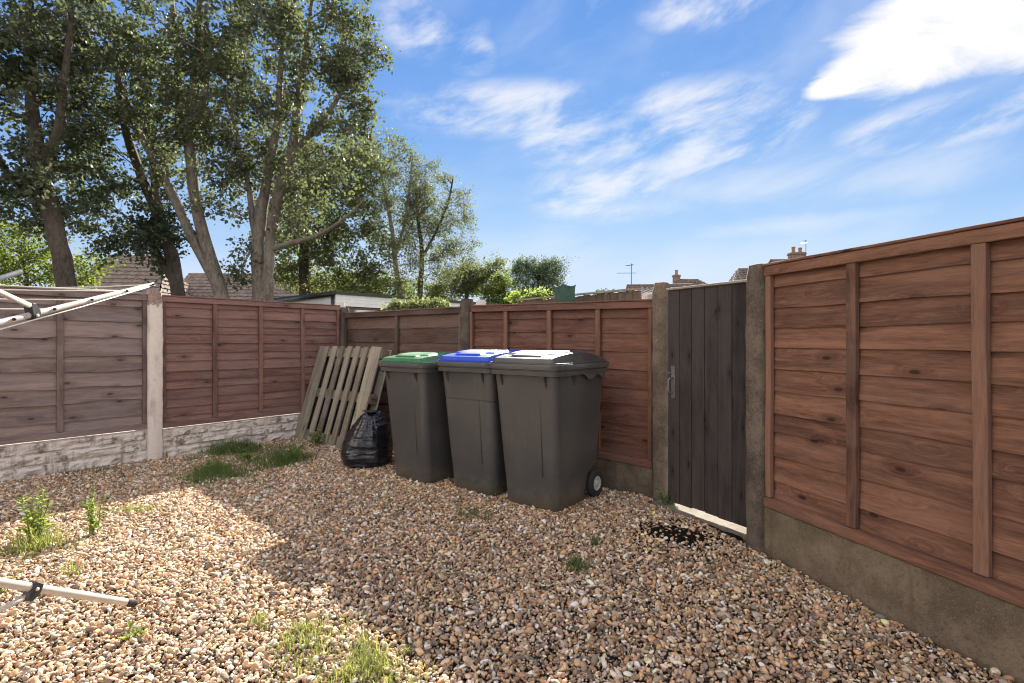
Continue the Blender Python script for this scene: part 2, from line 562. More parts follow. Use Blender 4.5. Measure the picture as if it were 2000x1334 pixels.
# ------------------------------------------------------------------ ground
def soil_mat():
    t = NT('earth between the stones')
    v, _ = obj_coords(t, False)
    a = t.noise(v, 1.2, 5, 0.6); b = t.noise(v, 40, 4, 0.7); c = t.vor(v, 55)
    col = t.mix(t.mr(b, 0.35, 0.7), (0.028, 0.021, 0.014), (0.095, 0.068, 0.045))
    col = t.mix(t.mr(a, 0.45, 0.62, 0, 0.4), col, (0.07, 0.06, 0.035))
    t.color(col); t.rough(0.95); t.bump(t.math('ADD', b, c), 0.8, 0.01)
    return t.m


def outside_mat():
    t = NT('rough grass and earth')
    v, _ = obj_coords(t, False)
    a = t.noise(v, 0.7, 6, 0.65); b = t.noise(v, 14, 4, 0.7)
    col = t.mix(t.mr(a, 0.4, 0.6), (0.055, 0.075, 0.025), (0.11, 0.09, 0.055))
    col = t.mix(t.mr(b, 0.4, 0.7, 0, 0.5), col, (0.045, 0.06, 0.02))
    t.color(col); t.rough(1.0); t.bump(b, 0.6, 0.03)
    return t.m


def gz(x, y):
    """height of the trodden gravel bed"""
    return 0.012 * mn.noise(Vector((x * 0.9, y * 0.9, 3.1))) + 0.006 * mn.noise(Vector((x * 3.1, y * 3.1, 8.1)))


# wide ground sheet
m = MB()
xs = [-1500, -300, -60, -20, 0, 20, 60, 300, 1500]; ys = [-300, -60, -10, 8, 30, 80, 300, 900, 2500]
for yy in ys:
    for xx in xs: m.v.append((xx, yy, -0.06))
for j in range(8):
    for i in range(8):
        k = j * 9 + i; m.f.append((k, k + 1, k + 10, k + 9))
tag(m.build('ground', outside_mat()), 'wide rough grass ground lying beyond the fences', kind='structure')

YARD = [A_POST - dL * 4.5, CORNER, GP1, GP2, GP2 + dR * 4.2, Vector((-3.2, -1.8))]


def inside(x, y, poly=YARD, margin=0.0):
    c = True
    n = len(poly)
    for i in range(n):
        a, b = poly[i], poly[(i + 1) % n]
        e = b - a; nn = Vector((e.y, -e.x)).normalized()     # inward for clockwise order
        if (x - a.x) * nn.x + (y - a.y) * nn.y < margin: return False
    return c


m = MB()
nx, ny = 90, 90
gx0, gx1, gy0, gy1 = -6.6, 2.9, -2.0, 6.3
idx = {}
for j in range(ny + 1):
    for i in range(nx + 1):
        x = gx0 + (gx1 - gx0) * i / nx; y = gy0 + (gy1 - gy0) * j / ny
        idx[i, j] = len(m.v); m.v.append((x, y, gz(x, y) - 0.012))
for j in range(ny):
    for i in range(nx):
        x = gx0 + (gx1 - gx0) * (i + .5) / nx; y = gy0 + (gy1 - gy0) * (j + .5) / ny
        if inside(x, y, margin=-0.06):
            m.f.append((idx[i, j], idx[i + 1, j], idx[i + 1, j + 1], idx[i, j + 1]))
tag(m.build('yard_ground', soil_mat(), smooth=True), 'brown earth bed under the gravel of the yard', kind='structure')

# concrete path outside the gate
GA = Vector((1.015, 3.335)); GBq = Vector((1.40, 2.675))       # gate line
gd = (GBq - GA).normalized(); gn = Vector((-gd.y, gd.x))        # gn points out of the yard
if gn.x < 0: gn = -gn
m = MB()
p0 = GA - gd * 0.10 - gn * 0.055; p1 = GBq + gd * 0.25 - gn * 0.055
ring0 = []
nseg = 14
edge = []
for k in range(nseg + 1):
    q = p0.lerp(p1, k / nseg) - gn * (0.012 * mn.noise(Vector((k * 0.9, 0, 4))))
    edge.append(q)
far = [p1 + gn * 1.6, p0 + gn * 1.6]
outl = edge + far
m.quad_loop([[(q.x, q.y, -0.05) for q in outl], [(q.x, q.y, 0.010) for q in outl]])
tag(m.build('path', M['concrete_path']), 'pale sunlit concrete path seen under the gate', kind='structure')


# ------------------------------------------------------------------ gravel
def stone_mat():
    t = NT('river gravel')
    at = t.n('ShaderNodeAttribute', attribute_name='scol', attribute_type='INSTANCER')
    v, rnd = obj_coords(t)
    a = t.noise(v, 55, 4, 0.6)
    b = t.noise(v, 260, 3, 0.6)
    c = t.mix(t.mr(a, 0.40, 0.75, 0, 0.30), at.outputs['Color'], (0.58, 0.48, 0.37), 'MIX')
    c = t.mix(t.mr(b, 0.5, 0.75, 0, 0.35), c, (0.10, 0.07, 0.05))
    t.color(c); t.rough(0.72); t.spec(0.35)
    t.bump(t.math('ADD', a, t.math('MULTIPLY', b, 0.4)), 0.3, 0.003)
    return t.m


SOIL_C = G(1325, 1052)                  # spilt compost by the gate


def gravel():
    mat = stone_mat()
    coll = bpy.data.collections.new('gravel_shapes')
    rs = np.random.default_rng(3)
    for k in range(12):
        bm = bmesh.new()
        bmesh.ops.create_icosphere(bm, subdivisions=2, radius=1.0)
        planes = []
        for q in range(rs.integers(4, 8)):
            d = rs.normal(size=3); d /= np.linalg.norm(d)
            planes.append((Vector(d), rs.uniform(0.38, 0.80)))
        sy, sz = rs.uniform(0.58, 0.90), rs.uniform(0.34, 0.60)
        for vtx in bm.verts:
            p = vtx.co.copy()
            for d, h in planes:
                e = p.dot(d) - h
                if e > 0: p -= d * e * 0.95
            p *= 1 + 0.10 * mn.noise(p * 1.7 + Vector((k * 9.1, 0, 0)))
            vtx.co = Vector((p.x, p.y * sy, p.z * sz))
        me = bpy.data.meshes.new('stone'); bm.to_mesh(me); bm.free()
        me.polygons.foreach_set('use_smooth', [True] * len(me.polygons))
        me.materials.append(mat)
        coll.objects.link(bpy.data.objects.new('stone_%02d' % k, me))
    pts = []; siz = []
    for layer, (cell, zoff) in enumerate(((0.0140, 0.0), (0.0160, 0.0042))):
        gx = np.arange(-6.3, 2.6, cell); gy = np.arange(0.55, 6.2, cell)
        X, Y = np.meshgrid(gx, gy); X = X.ravel(); Y = Y.ravel()
        X = X + rs.uniform(-.55, .55, X.size) * cell; Y = Y + rs.uniform(-.55, .55, Y.size) * cell
        keep = (np.abs(X) < 1.12 * Y + 0.55)
        ok = np.ones(X.size, bool)
        n = len(YARD)
        for i in range(n):
            a, b = YARD[i], YARD[(i + 1) % n]
            e = b - a; nn = Vector((e.y, -e.x)).normalized()
            ok &= ((X - a.x) * nn.x + (Y - a.y) * nn.y) > (0.045 if i != 2 else -0.02)
        # no stones on the threshold slab
        dd = (X - p0.x) * gn.x + (Y - p0.y) * gn.y
        al = (X - p0.x) * gd.x + (Y - p0.y) * gd.y
        ok &= ~((dd > -0.012) & (al > -0.05) & (al < 1.2))
        keep &= ok
        if layer == 1:
            keep &= rs.uniform(size=X.size) < 0.86
        # fewer stones on the spilt compost
        ds = np.hypot((X - SOIL_C.x) / 1.0, (Y - SOIL_C.y) / 1.0)
        nz = np.array([mn.noise(Vector((x * 7, y * 7, 1))) for x, y in zip(X[ds < 0.45], Y[ds < 0.45])])
        kk = np.ones(X.size, bool); kk[ds < 0.45] = rs.uniform(size=nz.size) < np.clip(0.26 + (ds[ds < 0.45] - 0.10 - 0.22 * nz) * 4, 0.22, 1)
        keep &= kk
        X, Y = X[keep], Y[keep]
        s = np.exp(rs.normal(math.log(0.0080), 0.40, X.size)).clip(0.0032, 0.022)
        Zg = np.array([gz(x, y) for x, y in zip(X, Y)])
        Z = Zg + zoff + s * 0.18 + rs.uniform(-.005, .006, X.size)
        pts.append(np.stack([X, Y, Z], 1)); siz.append(s)
    pts = np.concatenate(pts); siz = np.concatenate(siz); n = len(pts)
    me = bpy.data.meshes.new('gravel')
    me.vertices.add(n); me.vertices.foreach_set('co', pts.ravel())
    pal = np.array([(0.47, 0.32, 0.165), (0.53, 0.395, 0.225), (0.39, 0.235, 0.11), (0.56, 0.455, 0.31), (0.72, 0.65, 0.53), (0.34, 0.295, 0.23), (0.46, 0.26, 0.10),
                    (0.26, 0.165, 0.09), (0.15, 0.125, 0.10), (0.56, 0.33, 0.12), (0.78, 0.73, 0.63), (0.40, 0.265, 0.165), (0.20, 0.155, 0.11)])
    wts = np.array([.14, .14, .10, .11, .08, .07, .06, .10, .06, .03, .04, .06, .07]); wts /= wts.sum()
    ci = rs.choice(len(pal), n, p=wts)
    col = pal[ci] * np.exp(rs.normal(-0.02, 0.36, (n, 1)))
    col = col * np.array([1.13, 1.02, 0.97]) * 1.08
    lum = col.mean(1, keepdims=True); col = lum + (col - lum) * 0.86
    col = np.clip(col, 0.02, 0.85)
    rot = np.stack([rs.normal(0, 0.60, n), rs.normal(0, 0.60, n), rs.uniform(0, 6.283, n)], 1)
    scl = siz[:, None] * rs.uniform(0.85, 1.18, (n, 3))

    def at(name, typ, data, key):
        a = me.attributes.new(name, typ, 'POINT'); a.data.foreach_set(key, np.ascontiguousarray(data).ravel())
    at('scol', 'FLOAT_COLOR', np.concatenate([col, np.ones((n, 1))], 1), 'color')
    at('srot', 'FLOAT_VECTOR', rot, 'vector')
    at('sscl', 'FLOAT_VECTOR', scl, 'vector')
    at('sidx', 'INT', rs.integers(0, 12, n).astype(np.int32), 'value')
    o = bpy.data.objects.new('gravel', me); COL.objects.link(o)
    ng = bpy.data.node_groups.new('scatter', 'GeometryNodeTree')
    ng.interface.new_socket('Geometry', in_out='INPUT', socket_type='NodeSocketGeometry')
    ng.interface.new_socket('Geometry', in_out='OUTPUT', socket_type='NodeSocketGeometry')
    N, L = ng.nodes, ng.links
    gi = N.new('NodeGroupInput'); go = N.new('NodeGroupOutput')
    ci_ = N.new('GeometryNodeCollectionInfo'); ci_.inputs['Collection'].default_value = coll
    ci_.inputs['Separate Children'].default_value = True; ci_.inputs['Reset Children'].default_value = True
    ip = N.new('GeometryNodeInstanceOnPoints')
    L.new(gi.outputs[0], ip.inputs['Points']); L.new(ci_.outputs[0], ip.inputs['Instance'])
    ip.inputs['Pick Instance'].default_value = True

    def named(nm, typ):
        a = N.new('GeometryNodeInputNamedAttribute'); a.data_type = typ; a.inputs['Name'].default_value = nm
        return a.outputs[0]
    L.new(named('sidx', 'INT'), ip.inputs['Instance Index'])
    e2r = N.new('FunctionNodeEulerToRotation'); L.new(named('srot', 'FLOAT_VECTOR'), e2r.inputs[0])
    L.new(e2r.outputs[0], ip.inputs['Rotation']); L.new(named('sscl', 'FLOAT_VECTOR'), ip.inputs['Scale'])
    L.new(ip.outputs[0], go.inputs[0])
    md = o.modifiers.new('scatter', 'NODES'); md.node_group = ng
    tag(o, 'loose tan and grey river gravel covering the yard', 'gravel', kind='stuff')
    print('stones', n)


gravel()

# spilt compost
m = MB()
rings = []
for k in range(7):
    rr = 1 - k / 6
    ring = []
    for j in range(40):
        a = 2 * math.pi * j / 40
        nz = 1 + 0.35 * mn.noise(Vector((math.cos(a) * 1.6, math.sin(a) * 1.6, 5))) + 0.15 * mn.noise(Vector((math.cos(a) * 6, math.sin(a) * 6, 2)))
        x = SOIL_C.x + math.cos(a) * 0.30 * rr * nz * (0.8 + 0.3 * abs(math.cos(a + 0.5))); y = SOIL_C.y + math.sin(a) * 0.26 * rr * nz
        ring.append((x, y, gz(x, y) - 0.003 + 0.010 * (1 - rr ** 2) + 0.004 * mn.noise(Vector((x * 30, y * 30, 0)))))
    rings.append(ring)
m.quad_loop(rings, True, False)
t = NT('damp black compost'); v, _ = obj_coords(t)
nn_ = t.noise(v, 60, 6, 0.7); t.color(t.mix(t.mr(nn_, 0.35, 0.7), (0.006, 0.005, 0.004), (0.028, 0.021, 0.015))); t.rough(1.0); t.spec(0.1); t.bump(nn_, 1.0, 0.012)
tag(m.build('soil_patch', t.m, smooth=True), 'black patch of spilt soil on the gravel in front of the gate', 'soil', kind='stuff')


# ------------------------------------------------------------------ fences
def wavy_board(length, h, t, waney, seed, tilt, n=18):
    """one horizontal board, local x along it, its lower edge waney and proud of the board below"""
    rings = []
    for i in range(n + 1):
        x = length * i / n
        wv = waney * (mn.noise(Vector((x * 2.3, seed * 7.7, 0))) + 0.5 * mn.noise(Vector((x * 7.0, seed * 3.3, 5))))
        bow = 0.0025 * mn.noise(Vector((x * 1.3, seed, 9)))
        zb = wv; zt = h
        yb = -tilt + bow; yt = bow * 0.5
        rings.append([(x, yb, zb), (x, yb + t, zb), (x, yt + t, zt), (x, yt, zt)])
    return MB().quad_loop(rings)


def batten(mat, parent, x, w, y0, y1, z0, z1, name='batten'):
    """upright strip with slightly crooked edges, local z along it"""
    rings = []
    for i in range(7):
        z = (z1 - z0) * i / 6
        j = 0.0035 * mn.noise(Vector((x * 9.1, z * 3.0, w * 50)))
        rings.append([(-w / 2 + j, y0 + j, z), (w / 2 + j * 1.3, y0 + j, z), (w / 2 + j * 1.3, y1, z), (-w / 2 + j, y1, z)])
    o = MB().quad_loop(rings).build(name, mat, parent, loc=(x, 0, z0))
    return bevel(o, 0.002, 1)


def fence_panel(label, a, b, z0a, z0b, z1a, z1b, bays, rows, mx, mz, waney, seed, gap=0.055, bat_w=0.040, group='timber fence panels', tilt=0.010):
    """a and b: plan points of the posts; the yard side is local -y"""
    d = (b - a); L = d.length - 2 * gap; d.normalize()
    o0 = a + d * gap
    slope = math.atan2(z0b - z0a, d.length if False else L)
    e = empty('timber_fence', (o0.x, o0.y, z0a), ang(d))
    tag(e, label, 'fence', group)
    H = z1a - z0a
    dz = (z0b - z0a)
    fall = Euler((0, -math.atan2(dz, L), 0))
    rs = random.Random(seed)
    ws = [rs.uniform(0.85, 1.15) for _ in range(rows)] if isinstance(rows, int) else rows
    tot = sum(ws); hh = [w / tot * (H - 0.03) for w in ws]
    z = 0.012
    for i, h in enumerate(hh):
        bm = wavy_board(L, h + 0.022, 0.008, waney, seed * 31 + i, tilt + rs.uniform(-.001, .002))
        bm.build('slat', mx, e, loc=(0, 0.012, z), rot=fall)
        z += h
    # frame on the yard side
    for i in range(bays + 1):
        x = L * i / bays
        x = min(max(x, bat_w / 2), L - bat_w / 2) + (rs.uniform(-.012, .012) if 0 < i < bays else 0)
        batten(mz, e, x, bat_w if 0 < i < bays else bat_w * 0.75, -0.024, 0.0, 0.05 + dz * x / L, H - 0.058 + dz * x / L, 'batten' if 0 < i < bays else 'end_batten')
    r = MB()
    rings = []
    for i in range(13):
        x = L * i / 12; j = 0.0022 * mn.noise(Vector((x * 2, seed, 1)))
        rings.append([(x, -0.030 + j, H - 0.058 + j), (x, 0.0, H - 0.058 + j), (x, 0.0, H - 0.010 + j), (x, -0.030 + j, H - 0.010 + j)])
    bevel(r.quad_loop(rings).build('top_rail', mx, e, rot=fall), 0.002, 1)
    r = MB(); rings = []
    for i in range(13):
        x = L * i / 12; j = 0.0022 * mn.noise(Vector((x * 2.4, seed, 4)))
        rings.append([(x, -0.036 + j, H - 0.009 + j), (x, 0.030, H - 0.009 + j), (x, 0.030, H + 0.006 + j), (x, -0.036 + j, H + 0.003 + j)])
    bevel(r.quad_loop(rings).build('cap_strip', mx, e, rot=fall), 0.002, 1)
    r = MB(); rings = []
    for i in range(13):
        x = L * i / 12; j = 0.0022 * mn.noise(Vector((x * 2, seed, 7)))
        rings.append([(x, -0.032 + j, 0.0), (x, 0.0, 0.0), (x, 0.0, 0.050 + j), (x, -0.030 + j, 0.046 + j)])
    bevel(r.quad_loop(rings).build('bottom_rail', mx, e, rot=fall), 0.002, 1)
    for i in range(bays + 1):     # nails
        pass
    return e


def post(name, label, pos, d, w, dep, h, mat, seed, z0=-0.12, cham=0.012, top='flat', cat='post', rough_=0.0035, group=None):
    """upright post, w along the fence direction d, dep across it"""
    rings = []
    n = 26
    for i in range(n + 1):
        z = z0 + (h - z0) * i / n
        ins = 0.0 if i < n else 0.010
        ring = []
        hw, hd = w / 2 - ins, dep / 2 - ins
        for (sx, sy) in ((1, 1), (-1, 1), (-1, -1), (1, -1)):
            cs = ((sx * hw, sy * (hd - cham)), (sx * (hw - cham), sy * hd))
            cs = cs if sx * sy > 0 else cs[::-1]
            for (x, y) in cs:
                jx = rough_ * mn.noise(Vector((x * 30 + seed * 5, y * 30, z * 9))) + rough_ * mn.noise(Vector((x * 9, seed, z * 37)))
                jy = rough_ * mn.noise(Vector((x * 30, y * 30 + seed * 5, z * 9 + 40)))
                ring.append((x + jx, y + jy, z))
        rings.append(ring)
    if top == 'round':
        for (zz, k) in ((0.003, 0.86), (0.006, 0.6), (0.008, 0.2)):
            rings.append([(x * k, y * k, h + zz) for (x, y, _) in rings[n]])
    o = MB().quad_loop(rings).build(name, mat, None, loc=(pos.x, pos.y, 0), rot=(0, 0, ang(d)))
    autosmooth(o, 50)
    tag(o, label, cat, group)
    return o


def slab_board(label, a, b, top_a, top_b, mat, seed, gap=0.05, name='gravel_board', off=0.0):
    d = (b - a); L = d.length - 2 * gap; d.normalize()
    o0 = a + d * gap
    rings = []
    for i in range(25):
        x = L * i / 24; top = top_a + (top_b - top_a) * i / 24
        j = 0.0025 * mn.noise(Vector((x * 5, seed, 0)))
        rings.append([(x, -0.024 + j, -0.10), (x, 0.026, -0.10), (x, 0.026, top - 0.002 + j), (x, -0.018 + j, top - 0.002 + j), (x, -0.024 + j, top - 0.008 + j)])
    o = MB().quad_loop(rings).build(name, mat, None, loc=(o0.x, o0.y, 0), rot=(0, 0, ang(d)))
    tag(o, label, 'gravel board')
    return o


def rock_board(label, a, b, top_a, seed, gap=0.055, courses=((0.0, 0.085), (0.085, 0.178), (0.178, 0.270))):
    """cast gravel board with rock-faced blocks standing proud of recessed joints"""
    d = (b - a); L = d.length - 2 * gap; d.normalize()
    o0 = a + d * gap
    e = empty('gravel_board', (o0.x, o0.y, 0), ang(d))
    tag(e, label, 'gravel board')
    MB().box(0, L, -0.012, 0.030, -0.10, top_a - 0.003).build('backing', M['paint_stone'], e)
    rs = random.Random(seed)
    for ci, (c0, c1) in enumerate(courses):
        x = -rs.uniform(0, 0.2)
        while x < L:
            w = rs.uniform(0.22, 0.60)
            xa, xb = max(x, 0.003), min(x + w, L - 0.003)
            x += w
            if xb - xa < 0.03: continue
            n, k = max(4, int((xb - xa) / 0.03)), 6
            mb = MB()
            za, zb = c0 + 0.004 - (0.06 if ci == 0 else 0), min(c1, top_a - 0.006) - 0.003
            for j in range(k + 1):
                for i in range(n + 1):
                    u, w_ = i / n, j / k
                    px = xa + 0.004 + (xb - xa - 0.008) * u; pz = za + (zb - za) * w_
                    edge = min(1, min(u, 1 - u) * (xb - xa) / 0.014, min(w_, 1 - w_) * (zb - za) / 0.014)
                    q = Vector((px * 9 + seed * 3, pz * 16, ci * 4.0))
                    bul = edge * (0.018 + 0.028 * mn.noise(q) + 0.016 * mn.noise(q * 2.7))
                    mb.v.append((px, -0.0125 - max(0.001, bul), pz))
            for j in range(k):
                for i in range(n):
                    q = j * (n + 1) + i
                    mb.f.append((q, q + 1, q + n + 2, q + n + 1))
            # side skirts
            per = [i for i in range(n + 1)] + [(j + 1) * (n + 1) - 1 for j in range(1, k + 1)] + [k * (n + 1) + i for i in range(n - 1, -1, -1)] + [j * (n + 1) for j in range(k - 1, 0, -1)]
            base = len(mb.v)
            for q in per: mb.v.append((mb.v[q][0], -0.010, mb.v[q][2]))
            for i in range(len(per)):
                i2 = (i + 1) % len(per)
                mb.f.append((per[i2], per[i], base + i, base + i2))
            mb.build('stone', M['paint_stone'], e)
    return e


# long fence on the side
Lend = A_POST - dL * 1.93
fence_panel('weathered purple grey fence of broad waney boards behind the airer', Lend, A_POST, 0.283, 0.283, 1.497, 1.497, 3,
            [0.9, 1.15, 1.0, 1.05, 0.95, 1.2, 1.1, 1.0, 0.8], M['wood_grey_x'], M['wood_grey_z'], 0.022, 5, tilt=0.017)
fence_panel('red brown panel of narrow lapped boards between cream post and corner', A_POST, CORNER, 0.272, 0.272, 1.497, 1.497, 4, 14, M['wood_red_x'], M['wood_red_z'], 0.006, 9, tilt=0.014)
rock_board('dirty white rock faced base board under the purple grey panel', Lend, A_POST, 0.280, 3)
rock_board('stained white rock faced base board behind grass, under narrow board panel', A_POST, CORNER, 0.269, 8)
post('fence_post', 'cream painted concrete post with chipped reddish top', A_POST, dL, 0.115, 0.115, 1.535, M['paint_post'], 1)
post('fence_post', 'dark corner post where the two timber fences meet', CORNER + dB * 0.02, dB, 0.10, 0.10, 1.475, M['concrete_dark'], 2)
post('fence_post', 'white topped post standing just behind the dark corner post', CORNER + Vector((-0.09, 0.17)), dB, 0.10, 0.10, 1.545, M['white_post'], 12)
# back fence
fence_panel('dull grey brown panel of wide boards above the pallet', CORNER, MIDPOST, 0.235, 0.225, 1.405, 1.395, 2, 7, M['wood_dull_x'], M['wood_dull_z'], 0.009, 14)
fence_panel('fox brown panel of wide boards behind the three bins', MIDPOST, GP1, 0.232, 0.196, 1.400, 1.368, 4, 9, M['wood_fox_x'], M['wood_fox_z'], 0.006, 17)
slab_board('plain concrete base board behind the pallet', CORNER, MIDPOST, 0.233, 0.223, M['concrete_board'], 21)
slab_board('plain concrete base board between bin wheel and gate post', MIDPOST, GP1, 0.230, 0.194, M['concrete_board'], 22)
post('fence_post', 'dark mottled concrete post rising behind the blue lidded bin', MIDPOST, dB, 0.110, 0.105, 1.465, M['concrete_dark'], 3)
post('fence_post', 'white topped post just behind the dark middle post', MIDPOST + Vector((0.12, 0.16)), dB, 0.09, 0.09, 1.465, M['white_post'], 13)
post('gate_post', 'brown pebbly concrete gate post beside the latch edge', GP1, dB, 0.100, 0.105, 1.476, M['concrete_post'], 4, cham=0.014, top='round')
post('fence_post', 'white topped post peeping over the fox brown panel beside gate', GP1 + Vector((-0.02, 0.24)), dB, 0.09, 0.09, 1.43, M['white_post'], 15)
# near fence
Rend = GP2 + dR * 1.95
fence_panel('orange brown panel of broad boards beside the dark gate', GP2, Rend, 0.243, 0.243, 1.464, 1.464, 4, 11, M['wood_orange_x'], M['wood_orange_z'], 0.007, 23, bat_w=0.044, tilt=0.012)
slab_board('tall plain concrete base board under the orange brown panel', GP2, Rend, 0.241, 0.241, M['concrete_board'], 24)
post('gate_post', 'tall dark lichen spotted gate post joining the orange brown panel', GP2, dR, 0.110, 0.105, 1.470, M['concrete_dark'], 5, cham=0.015, top='round', rough_=0.005)
post('fence_post', 'concrete post at the near end of the orange brown panel', Rend, dR, 0.110, 0.105, 1.470, M['concrete_post'], 6)

# ------------------------------------------------------------------ gate
gl = (GBq - GA).length
ge = empty('garden_gate', (GA.x, GA.y, 0.040), ang(gd))
tag(ge, 'near black boarded gate with steel pull handle, slightly ajar', 'gate')
nb = 8
x = 0.0
rs = random.Random(4)
for i in range(nb):
    w = gl / nb
    mb = MB()
    j = rs.uniform(-0.002, 0.002)
    rings = []
    bot = rs.uniform(-0.004, 0.006)
    for q in range(9):
        z = bot + (1.362 - bot) * q / 8
        jj = 0.0016 * mn.noise(Vector((i * 3.3, z * 2, 0)))
        rings.append([(0.0014 + jj, j, z), (w - 0.0014 + jj, j + rs.uniform(-.0004, .0004), z), (w - 0.0014 + jj, 0.018, z), (0.0014 + jj, 0.018, z)])
    o = mb.quad_loop(rings).build('board', M['wood_gate'], ge, loc=(x, 0, 0)); bevel(o, 0.004, 2)
    x += w
for (za, zb) in ((0.12, 0.21), (0.62, 0.71), (1.16, 1.25)):
    MB().box(0.02, gl - 0.02, 0.0185, 0.040, za, zb).build('ledge', M['wood_gate'], ge)
o = MB().box(-0.004, gl + 0.004, -0.014, 0.030, 1.364, 1.378).build('cap_rail', M['wood_cap'], ge); bevel(o, 0.003, 2)
M['galv'] = plain('dull galvanised steel', (0.24, 0.235, 0.23), 0.55, 0.6, 0.2, 60)
hd = MB().box(0.034, 0.062, -0.0065, -0.0025, 0.670, 0.875).build('handle_plate', M['galv'], ge); bevel(hd, 0.0012, 1)
hb = MB().tube([(0.048, -0.006, 0.705), (0.046, -0.034, 0.708), (0.044, -0.044, 0.720), (0.044, -0.044, 0.785), (0.046, -0.034, 0.797), (0.048, -0.006, 0.800)], 0.0055, 8)
hb.build('pull_bar', M['galv'], hd, smooth=True)
for zz in (0.682, 0.862):
    MB().tube([(0.048, -0.006, zz), (0.048, -0.010, zz)], 0.006, 8).build('screw_head', M['galv'], hd)
MB().tube([(0.005, -0.004, 0.830), (0.040, -0.010, 0.830)], 0.004, 6).build('latch_bar', M['galv'], ge)

# ------------------------------------------------------------------ wheelie bins
M['bin_grey'] = bin_plastic('dark grey bin plastic', (0.064, 0.063, 0.064), 0.14)
M['bin_lid_grey'] = bin_plastic('charcoal lid plastic', (0.050, 0.050, 0.053), 0.35)
M['bin_lid_green'] = bin_plastic('green lid plastic', (0.035, 0.155, 0.055), 0.15)
M['bin_lid_blue'] = bin_plastic('blue lid plastic', (0.012, 0.060, 0.50), 0.05)
M['tyre'] = plain('black rubber', (0.022, 0.022, 0.023), 0.75, 0, 0.2)
M['hub'] = plain('off white plastic', (0.42, 0.40, 0.38), 0.5, 0, 0.15)


def smst(v, a, b):
    u = min(1, max(0, (v - a) / (b - a))); return u * u * (3 - 2 * u)


